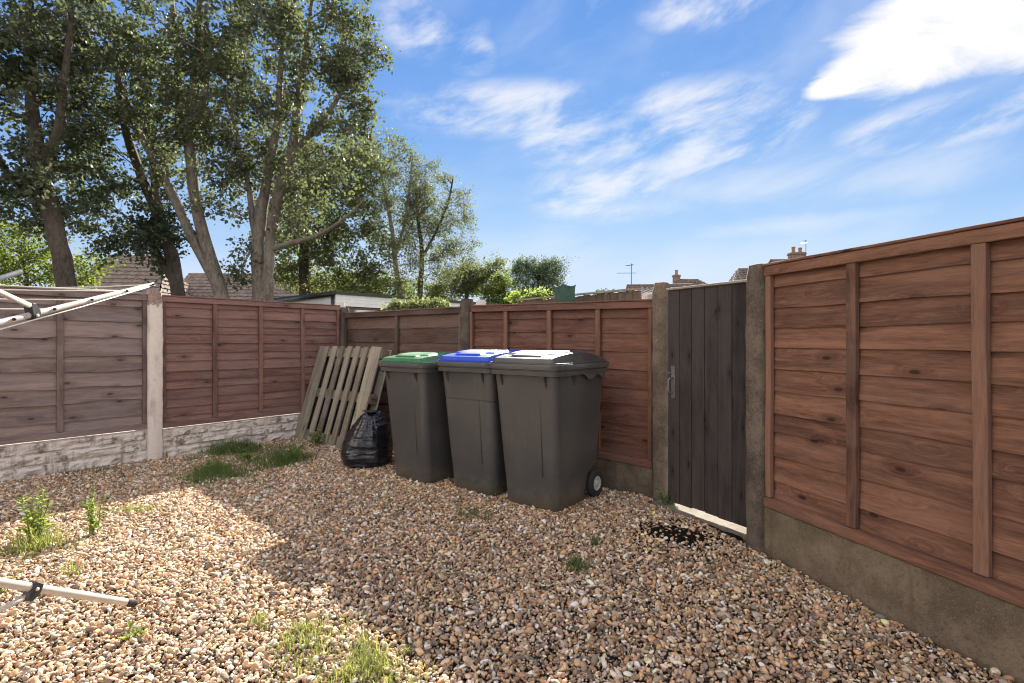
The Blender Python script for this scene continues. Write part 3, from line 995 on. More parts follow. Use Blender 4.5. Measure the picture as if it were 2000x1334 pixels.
def wheelie_bin(label, pos, rz, lidmat, k=1.0, seam=False, hood=1.0):
    e = empty('wheelie_bin', (pos[0], pos[1], 0.002), R(rz))
    e.scale = (k, k, k)
    tag(e, label, 'wheelie bin', 'wheelie bins lined up along the back fence')
    # body: z, width, y front, y back, radius
    secs = [(0.0, 0.405, -0.225, 0.145, 0.055), (0.012, 0.425, -0.235, 0.155, 0.060), (0.10, 0.436, -0.243, 0.165, 0.060), (0.19, 0.444, -0.250, 0.18, 0.058),
            (0.235, 0.450, -0.254, 0.285, 0.056), (0.40, 0.466, -0.270, 0.300, 0.056)]
    if seam: secs += [(0.664, 0.487, -0.296, 0.318, 0.056), (0.667, 0.487, -0.296, 0.318, 0.056), (0.670, 0.481, -0.293, 0.318, 0.056), (0.674, 0.481, -0.293, 0.318, 0.056), (0.677, 0.490, -0.298, 0.319, 0.056)]
    secs += [(0.74, 0.495, -0.302, 0.322, 0.056), (0.88, 0.510, -0.316, 0.330, 0.055), (0.90, 0.512, -0.318, 0.331, 0.055)]
    rings = []
    for (z, w, y0, y1, r) in secs:
        rings.append(rrect(w, y1 - y0, r, 8, 0, (y0 + y1) / 2, z))
    body = MB().quad_loop(rings).build('body', M['bin_grey'], e); autosmooth(body, 40)
    # raised field on the front and fine ribs
    for sx in (0.125,):
        MB().tube([(sx * 0.92, -0.2500, 0.22), (sx, -0.2985, 0.74), (sx, -0.3080, 0.84)], [0.0052, 0.0060, 0.0058], 8).build('moulded_rib', M['bin_grey'], body, smooth=True)
    # rim
    rim = [(0.868, 0.520, 0.672, 0.060), (0.872, 0.556, 0.706, 0.070), (0.900, 0.562, 0.712, 0.072), (0.903, 0.554, 0.704, 0.070), (0.907, 0.554, 0.704, 0.070), (0.910, 0.574, 0.724, 0.074), (0.938, 0.580, 0.730, 0.075), (0.943, 0.574, 0.724, 0.073), (0.943, 0.50, 0.65, 0.05)]
    rings = [rrect(w, d, r, 8, 0, 0.006, z) for (z, w, d, r) in rim]
    ro = MB().quad_loop(rings).build('rim', M['bin_grey'], e); autosmooth(ro, 40)
    # small ribs along the comb
    for sx in (-1, 1):
        mb = MB()
        for xx in (sx * 0.175 - 0.006, sx * 0.175 + 0.006):
            mb.v += [(xx, -0.309, 0.795), (xx, -0.345, 0.871), (xx, -0.300, 0.871)]
        mb.f += [(0, 1, 2), (5, 4, 3), (0, 3, 4, 1), (1, 4, 5, 2), (2, 5, 3, 0)]
        mb.build('gusset', M['bin_grey'], e)
        mb = MB()
        for yy in (-0.10, -0.088):
            mb.v += [(sx * 0.253, yy, 0.80), (sx * 0.282, yy, 0.871), (sx * 0.245, yy, 0.871)]
        mb.f += [(0, 1, 2), (5, 4, 3), (0, 3, 4, 1), (1, 4, 5, 2), (2, 5, 3, 0)]
        mb.build('gusset', M['bin_grey'], e)
        # scalloped skirt of the rim on the flank
        mb = MB(); pts = []
        for i in range(17):
            yy = -0.02 + 0.30 * i / 16
            pts.append((yy, 0.872 - 0.035 * smst(yy, -0.02, 0.06) * (1 - 0.75 * smst(yy, 0.10, 0.16) * (1 - smst(yy, 0.18, 0.24)))))
        rr = [[(sx * 0.272, yy, 0.874), (sx * 0.280, yy, 0.874), (sx * 0.280, yy, zz), (sx * 0.272, yy, zz)] for yy, zz in pts]
        mb.quad_loop(rr).build('rim_skirt', M['bin_grey'], ro)
    # lid: height field over a rounded rectangle
    n = 76
    w, d, r = 0.556, 0.716, 0.075
    mb = MB()
    for j in range(n + 1):
        for i in range(n + 1):
            u, v_ = i / n * 2 - 1, j / n * 2 - 1
            x, y = u * w / 2, v_ * d / 2
            # pull the corners in to the rounded outline
            cx, cy = w / 2 - r, d / 2 - r
            if abs(x) > cx and abs(y) > cy:
                qx, qy = abs(x) - cx, abs(y) - cy
                mmax = max(qx, qy); ln = math.hypot(qx, qy)
                f = mmax / ln if ln > 0 else 1
                x = math.copysign(cx + qx * f, x); y = math.copysign(cy + qy * f, y)
            ex = w / 2 - abs(x); ef = y + d / 2; eb = d / 2 - y
            h = 0.008
            arch = 0.024 + 0.038 * math.sin(math.pi * min(1, max(0, (y + d / 2) / d))) * hood
            side = smst(ex, 0.030, 0.052) * smst(ef, 0.016, 0.030)
            h += arch * side
            # centre field raised, step towards the front
            step = smst(ex, 0.072, 0.094) * smst(ef, 0.056, 0.078) * (1 - smst(y, 0.165, 0.195))
            h += 0.012 * step * (1 - 0.8 * smst(abs(x), 0.11, 0.13) * (1 - smst(y, -0.235, -0.21)))
            h -= 0.010 * smst(y, 0.26, 0.35) * side
            # embossed marks in the field
            if abs(x - 0.02) < 0.11 and -0.12 < y < 0.08:
                h += 0.0022 * max(0, mn.noise(Vector((x * 42, y * 42, seed_of(label)))))
            # lettering is not readable in the place: shallow relief only
            mb.v.append((x, y + 0.004, 0.944 + h))
    for j in range(n):
        for i in range(n):
            q = j * (n + 1) + i
            mb.f.append((q, q + 1, q + n + 2, q + n + 1))
    per = [i for i in range(n + 1)] + [(j + 1) * (n + 1) - 1 for j in range(1, n + 1)] + [n * (n + 1) + i for i in range(n - 1, -1, -1)] + [j * (n + 1) for j in range(n - 1, 0, -1)]
    base = len(mb.v)
    for q in per: mb.v.append((mb.v[q][0], mb.v[q][1], 0.9445))
    for i in range(len(per)):
        i2 = (i + 1) % len(per)
        mb.f.append((per[i], base + i, base + i2, per[i2]))
    lid = mb.build('lid', lidmat, e); autosmooth(lid, 28)
    # handle and hinge at the back
    hb = MB().tube([(-0.225, 0.385, 0.925), (0.225, 0.385, 0.925)], 0.014, 10).build('handle', M['bin_grey'], e, smooth=True)
    for sx in (-0.22, 0.0, 0.22):
        MB().box(sx - 0.018, sx + 0.018, 0.355, 0.395, 0.905, 0.946).build('hinge_lug', M['bin_grey'], hb)
    # wheels
    MB().tube([(-0.235, 0.225, 0.098), (0.235, 0.225, 0.098)], 0.010, 8).build('axle', M['galv'], e, smooth=True)
    for sx in (-1, 1):
        prof = [(0.210, 0.060), (0.206, 0.080), (0.210, 0.092), (0.218, 0.098), (0.238, 0.098), (0.246, 0.092), (0.250, 0.080), (0.248, 0.064), (0.245, 0.049)]
        rr = []
        for (xx, rad) in prof:
            rr.append([(sx * xx, 0.225 + rad * math.cos(2 * math.pi * q / 32), 0.098 + rad * math.sin(2 * math.pi * q / 32)) for q in range(32)])
        ty = MB().quad_loop(rr, True, False).build('wheel', M['tyre'], e); autosmooth(ty, 40)
        rr = []
        for (xx, rad) in [(0.212, 0.050), (0.246, 0.0505), (0.249, 0.047), (0.243, 0.040), (0.240, 0.026), (0.246, 0.018), (0.251, 0.014), (0.252, 0.004)]:
            rr.append([(sx * xx, 0.225 + rad * math.cos(2 * math.pi * q / 28), 0.098 + rad * math.sin(2 * math.pi * q / 28)) for q in range(28)])
        hu = MB().quad_loop(rr).build('hub', M['hub'], ty); autosmooth(hu, 40)
    return e


def seed_of(s): return (sum(ord(c) for c in s) % 97) * 1.37


def bin_at(px, py, rz, k):
    """place a bin by its near front corner"""
    c = G(px, py)
    ux = Vector((math.cos(R(rz)), math.sin(R(rz)))); uy = Vector((-ux.y, ux.x))
    return Vector((c.x, c.y)) - ux * 0.198 * k - uy * (-0.215) * k


rz = -38
wheelie_bin('dark grey wheelie bin with domed charcoal lid and pale wheel hub, beside the gate', bin_at(1088, 1006, rz, 0.985), rz, M['bin_lid_grey'], 0.985)
wheelie_bin('dark grey wheelie bin with bright blue lid, middle of the three', bin_at(966, 974, -39, 0.985), -39, M['bin_lid_blue'], 0.985, True)
wheelie_bin('dark grey wheelie bin with green lid beside the black bag', bin_at(836, 950, -40, 0.965), -40, M['bin_lid_green'], 0.965, False, 0.8)

# ------------------------------------------------------------------ pallet
pb = CORNER + dB * 0.0
nB = Vector((dB.y, -dB.x))          # into the yard
if nB.y > 0: nB = -nB
base = CORNER - Vector((0, 0)) + nB * 0.62 + dB * 0.02
pe = empty('pallet', (base.x, base.y, 0.012), ang(dB))
pe.rotation_euler = (-R(17), 0, ang(dB))
tag(pe, 'weathered timber pallet leaning upright against the corner of the fence', 'pallet')
PW, PH = 1.20, 1.05
rs = random.Random(6)
for i, (xa, xb) in enumerate(((0.0, 0.098), (0.101, 0.196), (0.285, 0.372), (0.436, 0.520), (0.588, 0.672), (0.740, 0.824), (0.886, 0.972), (1.030, 1.112), (1.115, 1.200))):
    rings = []
    for q in range(9):
        z = rs.uniform(-.006, .006) if q in (0, 8) else 0
        z += PH * q / 8
        j = 0.003 * mn.noise(Vector((i * 5.1, z * 2.2, 0)))
        rings.append([(xa + j, j, z), (xb + j, j, z), (xb + j, 0.018, z), (xa + j, 0.018, z)])
    o = MB().quad_loop(rings).build('deck_board', M['wood_pallet_z'], pe); bevel(o, 0.002, 1)
for za in (0.012, PH / 2 - 0.05, PH - 0.112):
    o = MB().box(0.004, 1.196, 0.0205, 0.040, za, za + 0.10).build('bearer', M['wood_pallet_x'], pe); bevel(o, 0.002, 1)
    for xa in (0.004, 0.55, 1.096):
        o = MB().box(xa, xa + 0.10, 0.0405, 0.118, za, za + 0.10).build('block', M['wood_pallet_x'], pe); bevel(o, 0.003, 1)
for xa in (0.004, 0.55, 1.096):
    o = MB().box(xa, xa + 0.10, 0.1185, 0.138, 0.0, PH).build('base_board', M['wood_pallet_z'], pe); bevel(o, 0.002, 1)
# navy sheet behind the pallet
M['navy'] = plain('navy plastic sheet', (0.006, 0.008, 0.017), 0.6, 0, 0.3, 6, bump=0.4)
mb = MB(); rows = []
for j in range(13):
    row = []
    for i in range(13):
        x = 0.12 + 1.06 * i / 12; z = 0.86 * j / 12
        row.append((x, 0.155 + 0.016 * mn.noise(Vector((x * 4, z * 3, 2))), z + 0.02 * mn.noise(Vector((x * 5, 0, 0)))))
    rows.append(row)
back = [[(p[0], p[1] + 0.004, p[2]) for p in reversed(r)] for r in rows]
mb.quad_loop([a + b for a, b in zip(rows, back)])
sh = mb.build('plastic_sheet', M['navy'], None, smooth=True, loc=(base.x, base.y, 0.012), rot=(-R(14.5), 0, ang(dB)))
tag(sh, 'dark navy plastic sheet tucked behind the leaning pallet', 'sheet')

# ------------------------------------------------------------------ black bag
t = NT('glossy black refuse sack')
v, _ = obj_coords(t)
cr = t.noise(t.vm('MULTIPLY', v, (3, 3, 11)), 1.8, 3, 0.5, 1.4)
t.color((0.010, 0.010, 0.012)); t.rough(t.mr(cr, 0.3, 0.7, 0.16, 0.28)); t.spec(0.7); t.bump(cr, 0.5, 0.03)
bag_c = G(706, 922)
nu, nv = 110, 80
prof = [(0, 0.165), (0.03, 0.205), (0.10, 0.222), (0.20, 0.212), (0.28, 0.186), (0.36, 0.150), (0.42, 0.112), (0.46, 0.080), (0.485, 0.050), (0.495, 0.020)]
rings = []
for j in range(nv + 1):
    q = j / nv * 0.495
    for a, b in zip(prof, prof[1:]):
        if a[0] <= q <= b[0]: break
    rad = a[1] + (b[1] - a[1]) * smst(q, a[0], b[0])
    ring = []
    for i in range(nu):
        th = 2 * math.pi * i / nu
        c, s_ = math.cos(th), math.sin(th)
        hgt = q / 0.495
        lo = mn.noise(Vector((c * 1.1, s_ * 1.1, q * 4)))
        hz = mn.noise(Vector((c * 1.7, s_ * 1.7, q * 30 + lo * 3)))
        vt = 1 - abs(mn.noise(Vector((c * 4.2, s_ * 4.2, q * 2.0))))*2
        rd = rad * (1 + 0.09 * lo) + 0.005 * hz * (1 - hgt) + 0.011 * vt * hgt * smst(hgt, 0.35, 0.8) + 0.003 * mn.noise(Vector((c * 6, s_ * 6, q * 26)))
        ring.append((c * rd + 0.03 * hgt, s_ * rd * 0.92, q * 0.93 * (1 + 0.06 * lo)))
    rings.append(ring)
be = empty('rubbish_bag', (bag_c.x, bag_c.y + 0.17, 0.004), 0)
tag(be, 'full black refuse sack slumped on gravel between pallet and green lidded bin', 'rubbish bag')
MB().quad_loop(rings).build('sack', t.m, be, smooth=True)
# knotted ears of the sack
for (dx, dy, tw) in ((0.055, -0.02, 0.4), (-0.045, 0.03, 2.2), (0.01, -0.05, 4.0)):
    mb = MB(); rings = []
    for j in range(6):
        q = j / 5
        rings.append([(0.03 + dx * q * 1.2 + math.cos(2 * math.pi * i / 14 + tw) * (0.020 + 0.012 * q), dy * q * 1.2 + math.sin(2 * math.pi * i / 14 + tw) * (0.016 - 0.010 * q) , 0.452 + 0.030 * q - 0.020 * q * q + 0.006 * math.sin(i * 2.1)) for i in range(14)])
    mb.quad_loop(rings).build('ear', t.m, be, smooth=True)


# ------------------------------------------------------------------ plants
def leaf_mesh(name, pos, size, dirs, nrm, tint, aspect=0.75, fold=0.25):
    """many leaves, each two faces folded on the midrib: rows of pos, dirs (stalk to tip), nrm"""
    n = len(pos)
    dirs = dirs / np.linalg.norm(dirs, axis=1, keepdims=True)
    side = np.cross(dirs, nrm); side /= (np.linalg.norm(side, axis=1, keepdims=True) + 1e-9)
    nrm = np.cross(side, dirs)
    s = size[:, None]
    base = pos; tip = pos + dirs * s
    mid = pos + dirs * s * 0.42
    l = mid + side * s * aspect * 0.5 + nrm * s * fold * 0.35
    r = mid - side * s * aspect * 0.5 + nrm * s * fold * 0.35
    V = np.stack([base, r, tip, l], 1).reshape(-1, 3)
    k = np.arange(n) * 4
    Fc = np.stack([k, k + 1, k + 2, k, k + 2, k + 3], 1).reshape(-1)
    me = bpy.data.meshes.new(name)
    me.vertices.add(n * 4); me.vertices.foreach_set('co', V.ravel().astype(np.float32))
    me.loops.add(n * 6); me.loops.foreach_set('vertex_index', Fc.astype(np.int32))
    me.polygons.add(n * 2); me.polygons.foreach_set('loop_start', (np.arange(n * 2) * 3).astype(np.int32))
    me.update(calc_edges=True)
    a = me.attributes.new('tint', 'FLOAT', 'FACE'); a.data.foreach_set('value', np.repeat(tint, 2).astype(np.float32))
    return me


def unit_rand(n, rs):
    v = rs.normal(size=(n, 3)); return v / np.linalg.norm(v, axis=1, keepdims=True)


def tubes_mesh(name, branches, sides=6):
    V = []; Fc = []; b = 0
    ca = np.cos(np.arange(sides) * 2 * np.pi / sides); sa = np.sin(np.arange(sides) * 2 * np.pi / sides)
    for pts, rad in branches:
        pts = np.asarray(pts, float); rad = np.asarray(rad, float); n = len(pts)
        t = np.gradient(pts, axis=0); t /= (np.linalg.norm(t, axis=1, keepdims=True) + 1e-9)
        ref = np.array([0.3, 1.0, 0.05]) if abs(t[0][1]) < 0.85 else np.array([1.0, 0, 0])
        a = np.cross(t, ref); a /= (np.linalg.norm(a, axis=1, keepdims=True) + 1e-9)
        c = np.cross(a, t)
        ring = pts[:, None, :] + (a[:, None, :] * ca[None, :, None] + c[:, None, :] * sa[None, :, None]) * rad[:, None, None]
        V.append(ring.reshape(-1, 3))
        i = np.arange(n - 1)[:, None] * sides; j = np.arange(sides)[None, :]; k = (j + 1) % sides
        Fc.append(np.stack([b + i + j, b + i + k, b + i + sides + k, b + i + sides + j], -1).reshape(-1, 4))
        b += n * sides
    V = np.concatenate(V); Fc = np.concatenate(Fc)
    me = bpy.data.meshes.new(name)
    me.vertices.add(len(V)); me.vertices.foreach_set('co', V.ravel().astype(np.float32))
    me.loops.add(Fc.size); me.loops.foreach_set('vertex_index', Fc.ravel().astype(np.int32))
    me.polygons.add(len(Fc)); me.polygons.foreach_set('loop_start', (np.arange(len(Fc)) * 4).astype(np.int32))
    me.update(calc_edges=True)
    me.polygons.foreach_set('use_smooth', [True] * len(me.polygons))
    return me


def resample(pts, rad, step):
    pts = np.asarray(pts, float); rad = np.asarray(rad, float)
    # smooth by Catmull-Rom
    out = []; ro = []
    n = len(pts)
    for i in range(n - 1):
        p0, p1_, p2, p3 = pts[max(i - 1, 0)], pts[i], pts[i + 1], pts[min(i + 2, n - 1)]
        k = max(2, int(np.linalg.norm(p2 - p1_) / step))
        for q in range(k):
            t_ = q / k
            out.append(0.5 * ((2 * p1_) + (-p0 + p2) * t_ + (2 * p0 - 5 * p1_ + 4 * p2 - p3) * t_ ** 2 + (-p0 + 3 * p1_ - 3 * p2 + p3) * t_ ** 3))
            ro.append(rad[i] + (rad[i + 1] - rad[i]) * t_)
    out.append(pts[-1]); ro.append(rad[-1])
    return np.array(out), np.array(ro)


def tree(name, label, Z, stems, blobs, ncl, nleaf, leaf, lmat, bmat, seed, puff=0.34, droop=0.2, depth=0.8, group=None, twigs=True, cat='tree', aspect=0.78, thin=1.0):
    """stems: lists of (px, py, width px, dz) read at distance Z; blobs: (px, py, rx, ry[, dz]) hold the crown"""
    rs = np.random.default_rng(seed)
    branches = []; SK = []; SR = []
    base = None
    for st in stems:
        pts = []; rad = []
        for s_ in st:
            z_ = Z + (s_[3] if len(s_) > 3 else 0)
            pts.append(P(s_[0], s_[1], z_)); rad.append(s_[2] / F * z_ / 2)
        # run the foot down to the ground
        f = pts[0].copy()
        if f.z > 0.2 and (len(st[0]) < 5):
            d = (pts[0] - pts[1]); d.z = min(d.z, -0.5)
            k = f.z / -d.z
            g = f + Vector((d.x * k * 0.5, d.y * k * 0.5, d.z * k)); g.z = -0.1
            pts.insert(0, g); rad.insert(0, rad[0] * 1.35)
        if base is None: base = Vector((pts[0].x, pts[0].y, 0))
        a, r = resample([tuple(p) for p in pts], rad, 0.30)
        j = rs.normal(0, 0.012, a.shape) * (r[:, None] / 0.15); a = a + j
        branches.append((a, r)); SK.append(a); SR.append(r)
    SK = np.concatenate(SK); SR = np.concatenate(SR)
    # cluster centres
    vol = np.array([b[2] * b[3] for b in blobs], float); pick = rs.choice(len(blobs), ncl, p=vol / vol.sum())
    C = []
    for b in pick:
        px, py, rx, ry = blobs[b][:4]; dz = blobs[b][4] if len(blobs[b]) > 4 else 0
        zc = Z + dz
        d = unit_rand(1, rs)[0] * rs.uniform(0.25, 1) ** (1 / 2.2)
        c = P(px, py, zc)
        C.append((c.x + d[0] * rx / F * zc, c.y + d[1] * (rx + ry) / 2 / F * zc * depth, c.z + d[2] * ry / F * zc))
    C = np.array(C)
    C = C[C[:, 2] > 0.4]
    # nearest clusters first
    d0 = np.sqrt(((C[:, None, :] - SK[None, ::3, :]) ** 2).sum(-1)).min(1)
    C = C[np.argsort(d0)]
    LP, LD = [], []
    low = min(np.percentile(C[:, 2], 5) - 0.3, 3.2) if C[:, 2].max() > 4 else 0.2
    for c in C:
        dv = c - SK; hor = np.hypot(dv[:, 0], dv[:, 1]); dist = np.linalg.norm(dv, axis=1)
        cost = dist + np.clip(hor * 0.45 - dv[:, 2], 0, None) * 0.7 + (SR < 0.012) * 0.4 + (SK[:, 2] < low) * 50
        i = int(np.argmin(cost)); p = SK[i]; ln = dist[i]
        if ln < 0.05: continue
        up = np.array([0, 0, 1.0])
        ctrl = p + (c - p) * 0.5 + up * ln * rs.uniform(-0.02, 0.20) + rs.normal(0, 0.07, 3) * ln
        n = max(4, min(12, int(ln / 0.22) + 3)); t_ = np.linspace(0, 1, n)[:, None]
        path = (1 - t_) ** 2 * p + 2 * t_ * (1 - t_) * ctrl + t_ ** 2 * c
        path[1:-1] += rs.normal(0, 0.022, (n - 2, 3)) * min(1.0, ln)
        r0 = min(SR[i] * 0.66, min(0.013 + 0.019 * ln, 0.055) * thin); r1 = 0.0065 * thin
        rad = np.linspace(r0, r1, n)
        branches.append((path, rad))
        SK = np.concatenate([SK, path[1:]]); SR = np.concatenate([SR, rad[1:]])
        # twigs and leaves
        k = rs.poisson(nleaf)
        if k < 3: continue
        pf = puff * rs.uniform(0.6, 1.35)
        nt = 4
        ends = c + unit_rand(nt, rs) * np.array([1, 1, 0.75]) * pf * rs.uniform(0.7, 1.3, (nt, 1))
        if twigs:
            for e_ in ends:
                branches.append((np.stack([c, (c + e_) / 2 + rs.normal(0, 0.03, 3), e_]), np.array([r1, r1 * 0.8, 0.002])))
        w = rs.integers(0, nt, k)
        f = rs.uniform(0.1, 1.1, (k, 1))
        lp = c + (ends[w] - c) * f + rs.normal(0, pf * 0.24, (k, 3))
        LP.append(lp)
        out = (lp - c); out /= (np.linalg.norm(out, axis=1, keepdims=True) + 1e-6)
        LD.append(out * 0.6 + unit_rand(k, rs) * 0.8 - np.array([0, 0, droop]))
    LP = np.concatenate(LP); LD = np.concatenate(LD); k = len(LP)
    size = leaf * np.exp(rs.normal(0, 0.22, k))
    e = empty(name, base)
    tag(e, label, cat, group)
    off = np.array([base.x, base.y, 0.0])
    big = [(a - off, r) for a, r in branches if r.max() > 0.03]
    small = [(a - off, r) for a, r in branches if r.max() <= 0.03]
    o = obj('trunk', tubes_mesh('trunk', big, 10), bmat, e)
    if small: obj('branches', tubes_mesh('branches', small, 4), bmat, e)
    me = leaf_mesh('crown', LP - off, size, LD, unit_rand(k, rs) + np.array([0, 0, 0.5]), np.clip(rs.beta(2, 3, k), 0, 1), aspect)
    obj('crown', me, lmat, e)
    return e


LM = {}
LM['poplar'] = leaf_mat('grey green tree leaves', (0.066, 0.082, 0.060), (0.165, 0.186, 0.128), 0.40, 0.60)
LM['poplar2'] = leaf_mat('mid green tree leaves', (0.068, 0.084, 0.054), (0.168, 0.188, 0.112), 0.42, 0.60)
LM['dark'] = leaf_mat('dark ivy leaves', (0.048, 0.064, 0.048), (0.120, 0.145, 0.092), 0.36, 0.55)
LM['birch'] = leaf_mat('small grey green leaves', (0.085, 0.100, 0.062), (0.185, 0.205, 0.110), 0.46, 0.60)
LM['lime'] = leaf_mat('yellow green shrub leaves', (0.090, 0.125, 0.030), (0.220, 0.260, 0.070), 0.50, 0.6)
LM['olive'] = leaf_mat('olive shrub leaves', (0.082, 0.100, 0.050), (0.185, 0.206, 0.096), 0.48, 0.6)
LM['willow'] = leaf_mat('blue green narrow leaves', (0.055, 0.085, 0.055), (0.130, 0.170, 0.105), 0.38, 0.55)
LM['cream'] = leaf_mat('cream edged hedge leaves', (0.10, 0.13, 0.05), (0.36, 0.38, 0.20), 0.30, 0.55)
LM['weed'] = leaf_mat('weed leaves', (0.120, 0.175, 0.045), (0.300, 0.360, 0.120), 0.58, 0.6)
LM['grass'] = leaf_mat('grass blades', (0.085, 0.140, 0.042), (0.200, 0.255, 0.095), 0.42, 0.6)
LM['grass_dry'] = leaf_mat('pale grass blades', (0.130, 0.165, 0.050), (0.310, 0.310, 0.140), 0.50, 0.6)
BM = {}
BM['pale'] = bark_mat('pale grey bark', (0.110, 0.092, 0.076), (0.300, 0.258, 0.220))
BM['dark'] = bark_mat('dark furrowed bark', (0.045, 0.036, 0.030), (0.135, 0.108, 0.088))
BM['birch'] = bark_mat('birch bark', (0.10, 0.085, 0.075), (0.38, 0.34, 0.30), True)
TG = 'tall trees beyond the long fence'

tree('broadleaf_tree', 'thick dark trunked tree leaning beyond the purple grey fence panel', 10.5,
     [[(132, 572, 34), (115, 480, 31), (94, 405, 31), (78, 330, 25), (66, 240, 22), (60, 140, 19), (58, 30, 14), (60, -120, 8)],
      [(90, 405, 20, 0, 1), (62, 385, 18), (30, 360, 14), (-10, 300, 10), (-40, 200, 6)],
      [(80, 335, 18, 0, 1), (112, 260, 16, -.3), (128, 150, 13, -.4), (140, 20, 8, -.5)]],
     [(60, 200, 130, 190), (40, 60, 150, 150), (120, 90, 110, 150), (-40, 250, 120, 180), (30, 390, 80, 60), (120, 340, 60, 90), (50, 420, 60, 35), (80, -120, 190, 120)],
     390, 56, 0.088, LM['poplar'], BM['dark'], 31, group=TG, puff=0.31)
tree('broadleaf_tree', 'ivy clad tree with dark leaves just beyond the cream post', 12.5,
     [[(350, 590, 25), (335, 510, 23), (315, 440, 21), (285, 370, 17), (255, 290, 16), (235, 200, 12), (225, 60, 8)],
      [(345, 560, 16, 0, 1), (318, 520, 13), (296, 470, 10), (270, 440, 7)],
      [(310, 430, 16, 0, 1), (300, 340, 14), (292, 220, 10), (290, 100, 7)]],
     [(240, 420, 95, 75), (250, 300, 110, 130), (215, 180, 100, 120), (290, 470, 70, 60), (200, 480, 45, 40), (180, 330, 55, 90), (230, 40, 110, 110), (330, 520, 34, 55), (250, -90, 130, 90), (170, 430, 45, 45), (340, 450, 40, 50)],
     380, 52, 0.084, LM['dark'], BM['dark'], 32, group=TG, puff=0.31)
tree('broadleaf_tree', 'pale barked tree forking near its base beside the ivy clad tree', 11.5,
     [[(434, 592, 28), (420, 540, 25), (398, 470, 22), (382, 400, 21), (374, 320, 21), (370, 265, 22), (378, 190, 18), (386, 100, 14), (390, 0, 10), (392, -120, 6)],
      [(428, 565, 20, 0, 1), (396, 510, 18), (358, 430, 17), (330, 370, 17), (292, 300, 13), (255, 220, 9), (220, 120, 6)],
      [(370, 268, 14, 0, 1), (352, 200, 12, .2), (345, 100, 10, .3), (335, 0, 7, .4)],
      [(374, 262, 12, 0, 1), (400, 190, 11, -.2), (410, 90, 8, -.3)]],
     [(390, 170, 75, 120), (330, 120, 90, 110), (420, 60, 70, 90), (350, 260, 60, 80), (440, 330, 45, 70), (400, -80, 140, 100), (310, 210, 70, 100), (430, 200, 60, 120), (410, 380, 40, 60), (340, 350, 45, 50)],
     350, 44, 0.082, LM['poplar2'], BM['pale'], 33, group=TG, puff=0.29)
tree('broadleaf_tree', 'pale barked tree with twin trunks rising behind the narrow board panel', 11.5,
     [[(509, 595, 30), (505, 545, 25), (502, 490, 23), (510, 430, 24), (516, 390, 20), (528, 320, 17), (542, 240, 14), (548, 140, 10), (552, 20, 7), (556, -90, 4)],
      [(520, 595, 26), (523, 545, 22), (526, 500, 20), (534, 430, 22), (552, 355, 22), (572, 295, 19), (578, 230, 15), (588, 160, 11), (600, 80, 8), (612, -20, 5)],
      [(503, 480, 16, 0, 1), (494, 430, 13), (488, 380, 11), (470, 300, 8), (450, 220, 6)],
      [(532, 490, 13, 0, 1), (570, 478, 11, -.3), (612, 468, 9, -.5), (660, 440, 6, -.6), (700, 405, 3.5, -.7), (722, 380, 1.5, -.7)],
      [(566, 305, 13, 0, 1), (605, 270, 11), (645, 220, 8), (690, 150, 5)]],
     [(530, 120, 100, 130), (610, 90, 100, 110), (680, 80, 75, 90), (700, 150, 55, 80), (640, 210, 90, 70), (480, 230, 70, 110), (560, 300, 85, 90), (680, 270, 60, 55), (470, 380, 55, 70), (500, 50, 90, 90), (560, -90, 170, 90), (690, 10, 60, 60), (465, 500, 38, 60), (620, 360, 70, 60), (575, 430, 50, 55), (480, 300, 60, 70)],
     580, 42, 0.080, LM['poplar2'], BM['pale'], 34, group=TG, puff=0.29)
tree('broadleaf_tree', 'dark trunked bushy tree standing behind the twin trunked tree', 18.5,
     [[(596, 600, 20), (594, 540, 19), (594, 470, 17), (596, 400, 13), (600, 320, 9), (610, 240, 6)]],
     [(600, 430, 85, 95), (660, 410, 80, 90), (690, 500, 70, 70), (560, 510, 60, 60), (620, 540, 80, 45), (600, 330, 70, 70), (700, 330, 55, 60), (540, 420, 50, 70), (720, 560, 55, 35)],
     400, 60, 0.098, LM['olive'], BM['dark'], 35, group=TG, puff=0.44)
tree('birch_tree', 'slim pale stemmed birch standing beyond the white garage', 21.0,
     [[(786, 600, 12), (778, 560, 11), (771, 505, 9), (764, 440, 8), (752, 385, 6), (742, 330, 5)],
      [(772, 505, 6, 0, 1), (790, 440, 5), (800, 370, 4), (806, 310, 3)]],
     [(750, 300, 55, 40), (735, 360, 50, 70), (790, 360, 50, 70), (760, 440, 60, 70), (780, 510, 60, 50), (715, 300, 45, 35)],
     270, 46, 0.070, LM['birch'], BM['birch'], 36, puff=0.42, droop=0.6, thin=0.8)
tree('birch_tree', 'open crowned birch with drooping twigs on the outer edge of the trees', 22.0,
     [[(820, 600, 11), (822, 550, 10), (824, 500, 9), (818, 440, 7), (812, 380, 5), (815, 330, 3)],
      [(823, 510, 7, 0, 1), (850, 460, 5), (875, 400, 4), (885, 350, 3)]],
     [(830, 350, 45, 45), (860, 400, 60, 65), (895, 450, 42, 60), (840, 470, 60, 60), (880, 520, 50, 45), (815, 420, 50, 70), (850, 560, 50, 30)],
     320, 44, 0.068, LM['birch'], BM['dark'], 37, puff=0.42, droop=0.7, thin=0.8)


def shrub(name, label, Z, blobs, n_cl, nleaf, leaf, lmat, seed, stem_px, puff=0.2, droop=0.1, group=None, cat='shrub', aspect=0.7):
    st = [[(stem_px[0], stem_px[1], 9), (stem_px[0] + 2, stem_px[1] - (stem_px[1] - blobs[0][1]) * 0.6, 6), (blobs[0][0], blobs[0][1], 3)]]
    return tree(name, label, Z, st, blobs, n_cl, nleaf, leaf, lmat, BM['dark'], seed, puff, droop, 0.8, group, True, cat, aspect, 0.6)


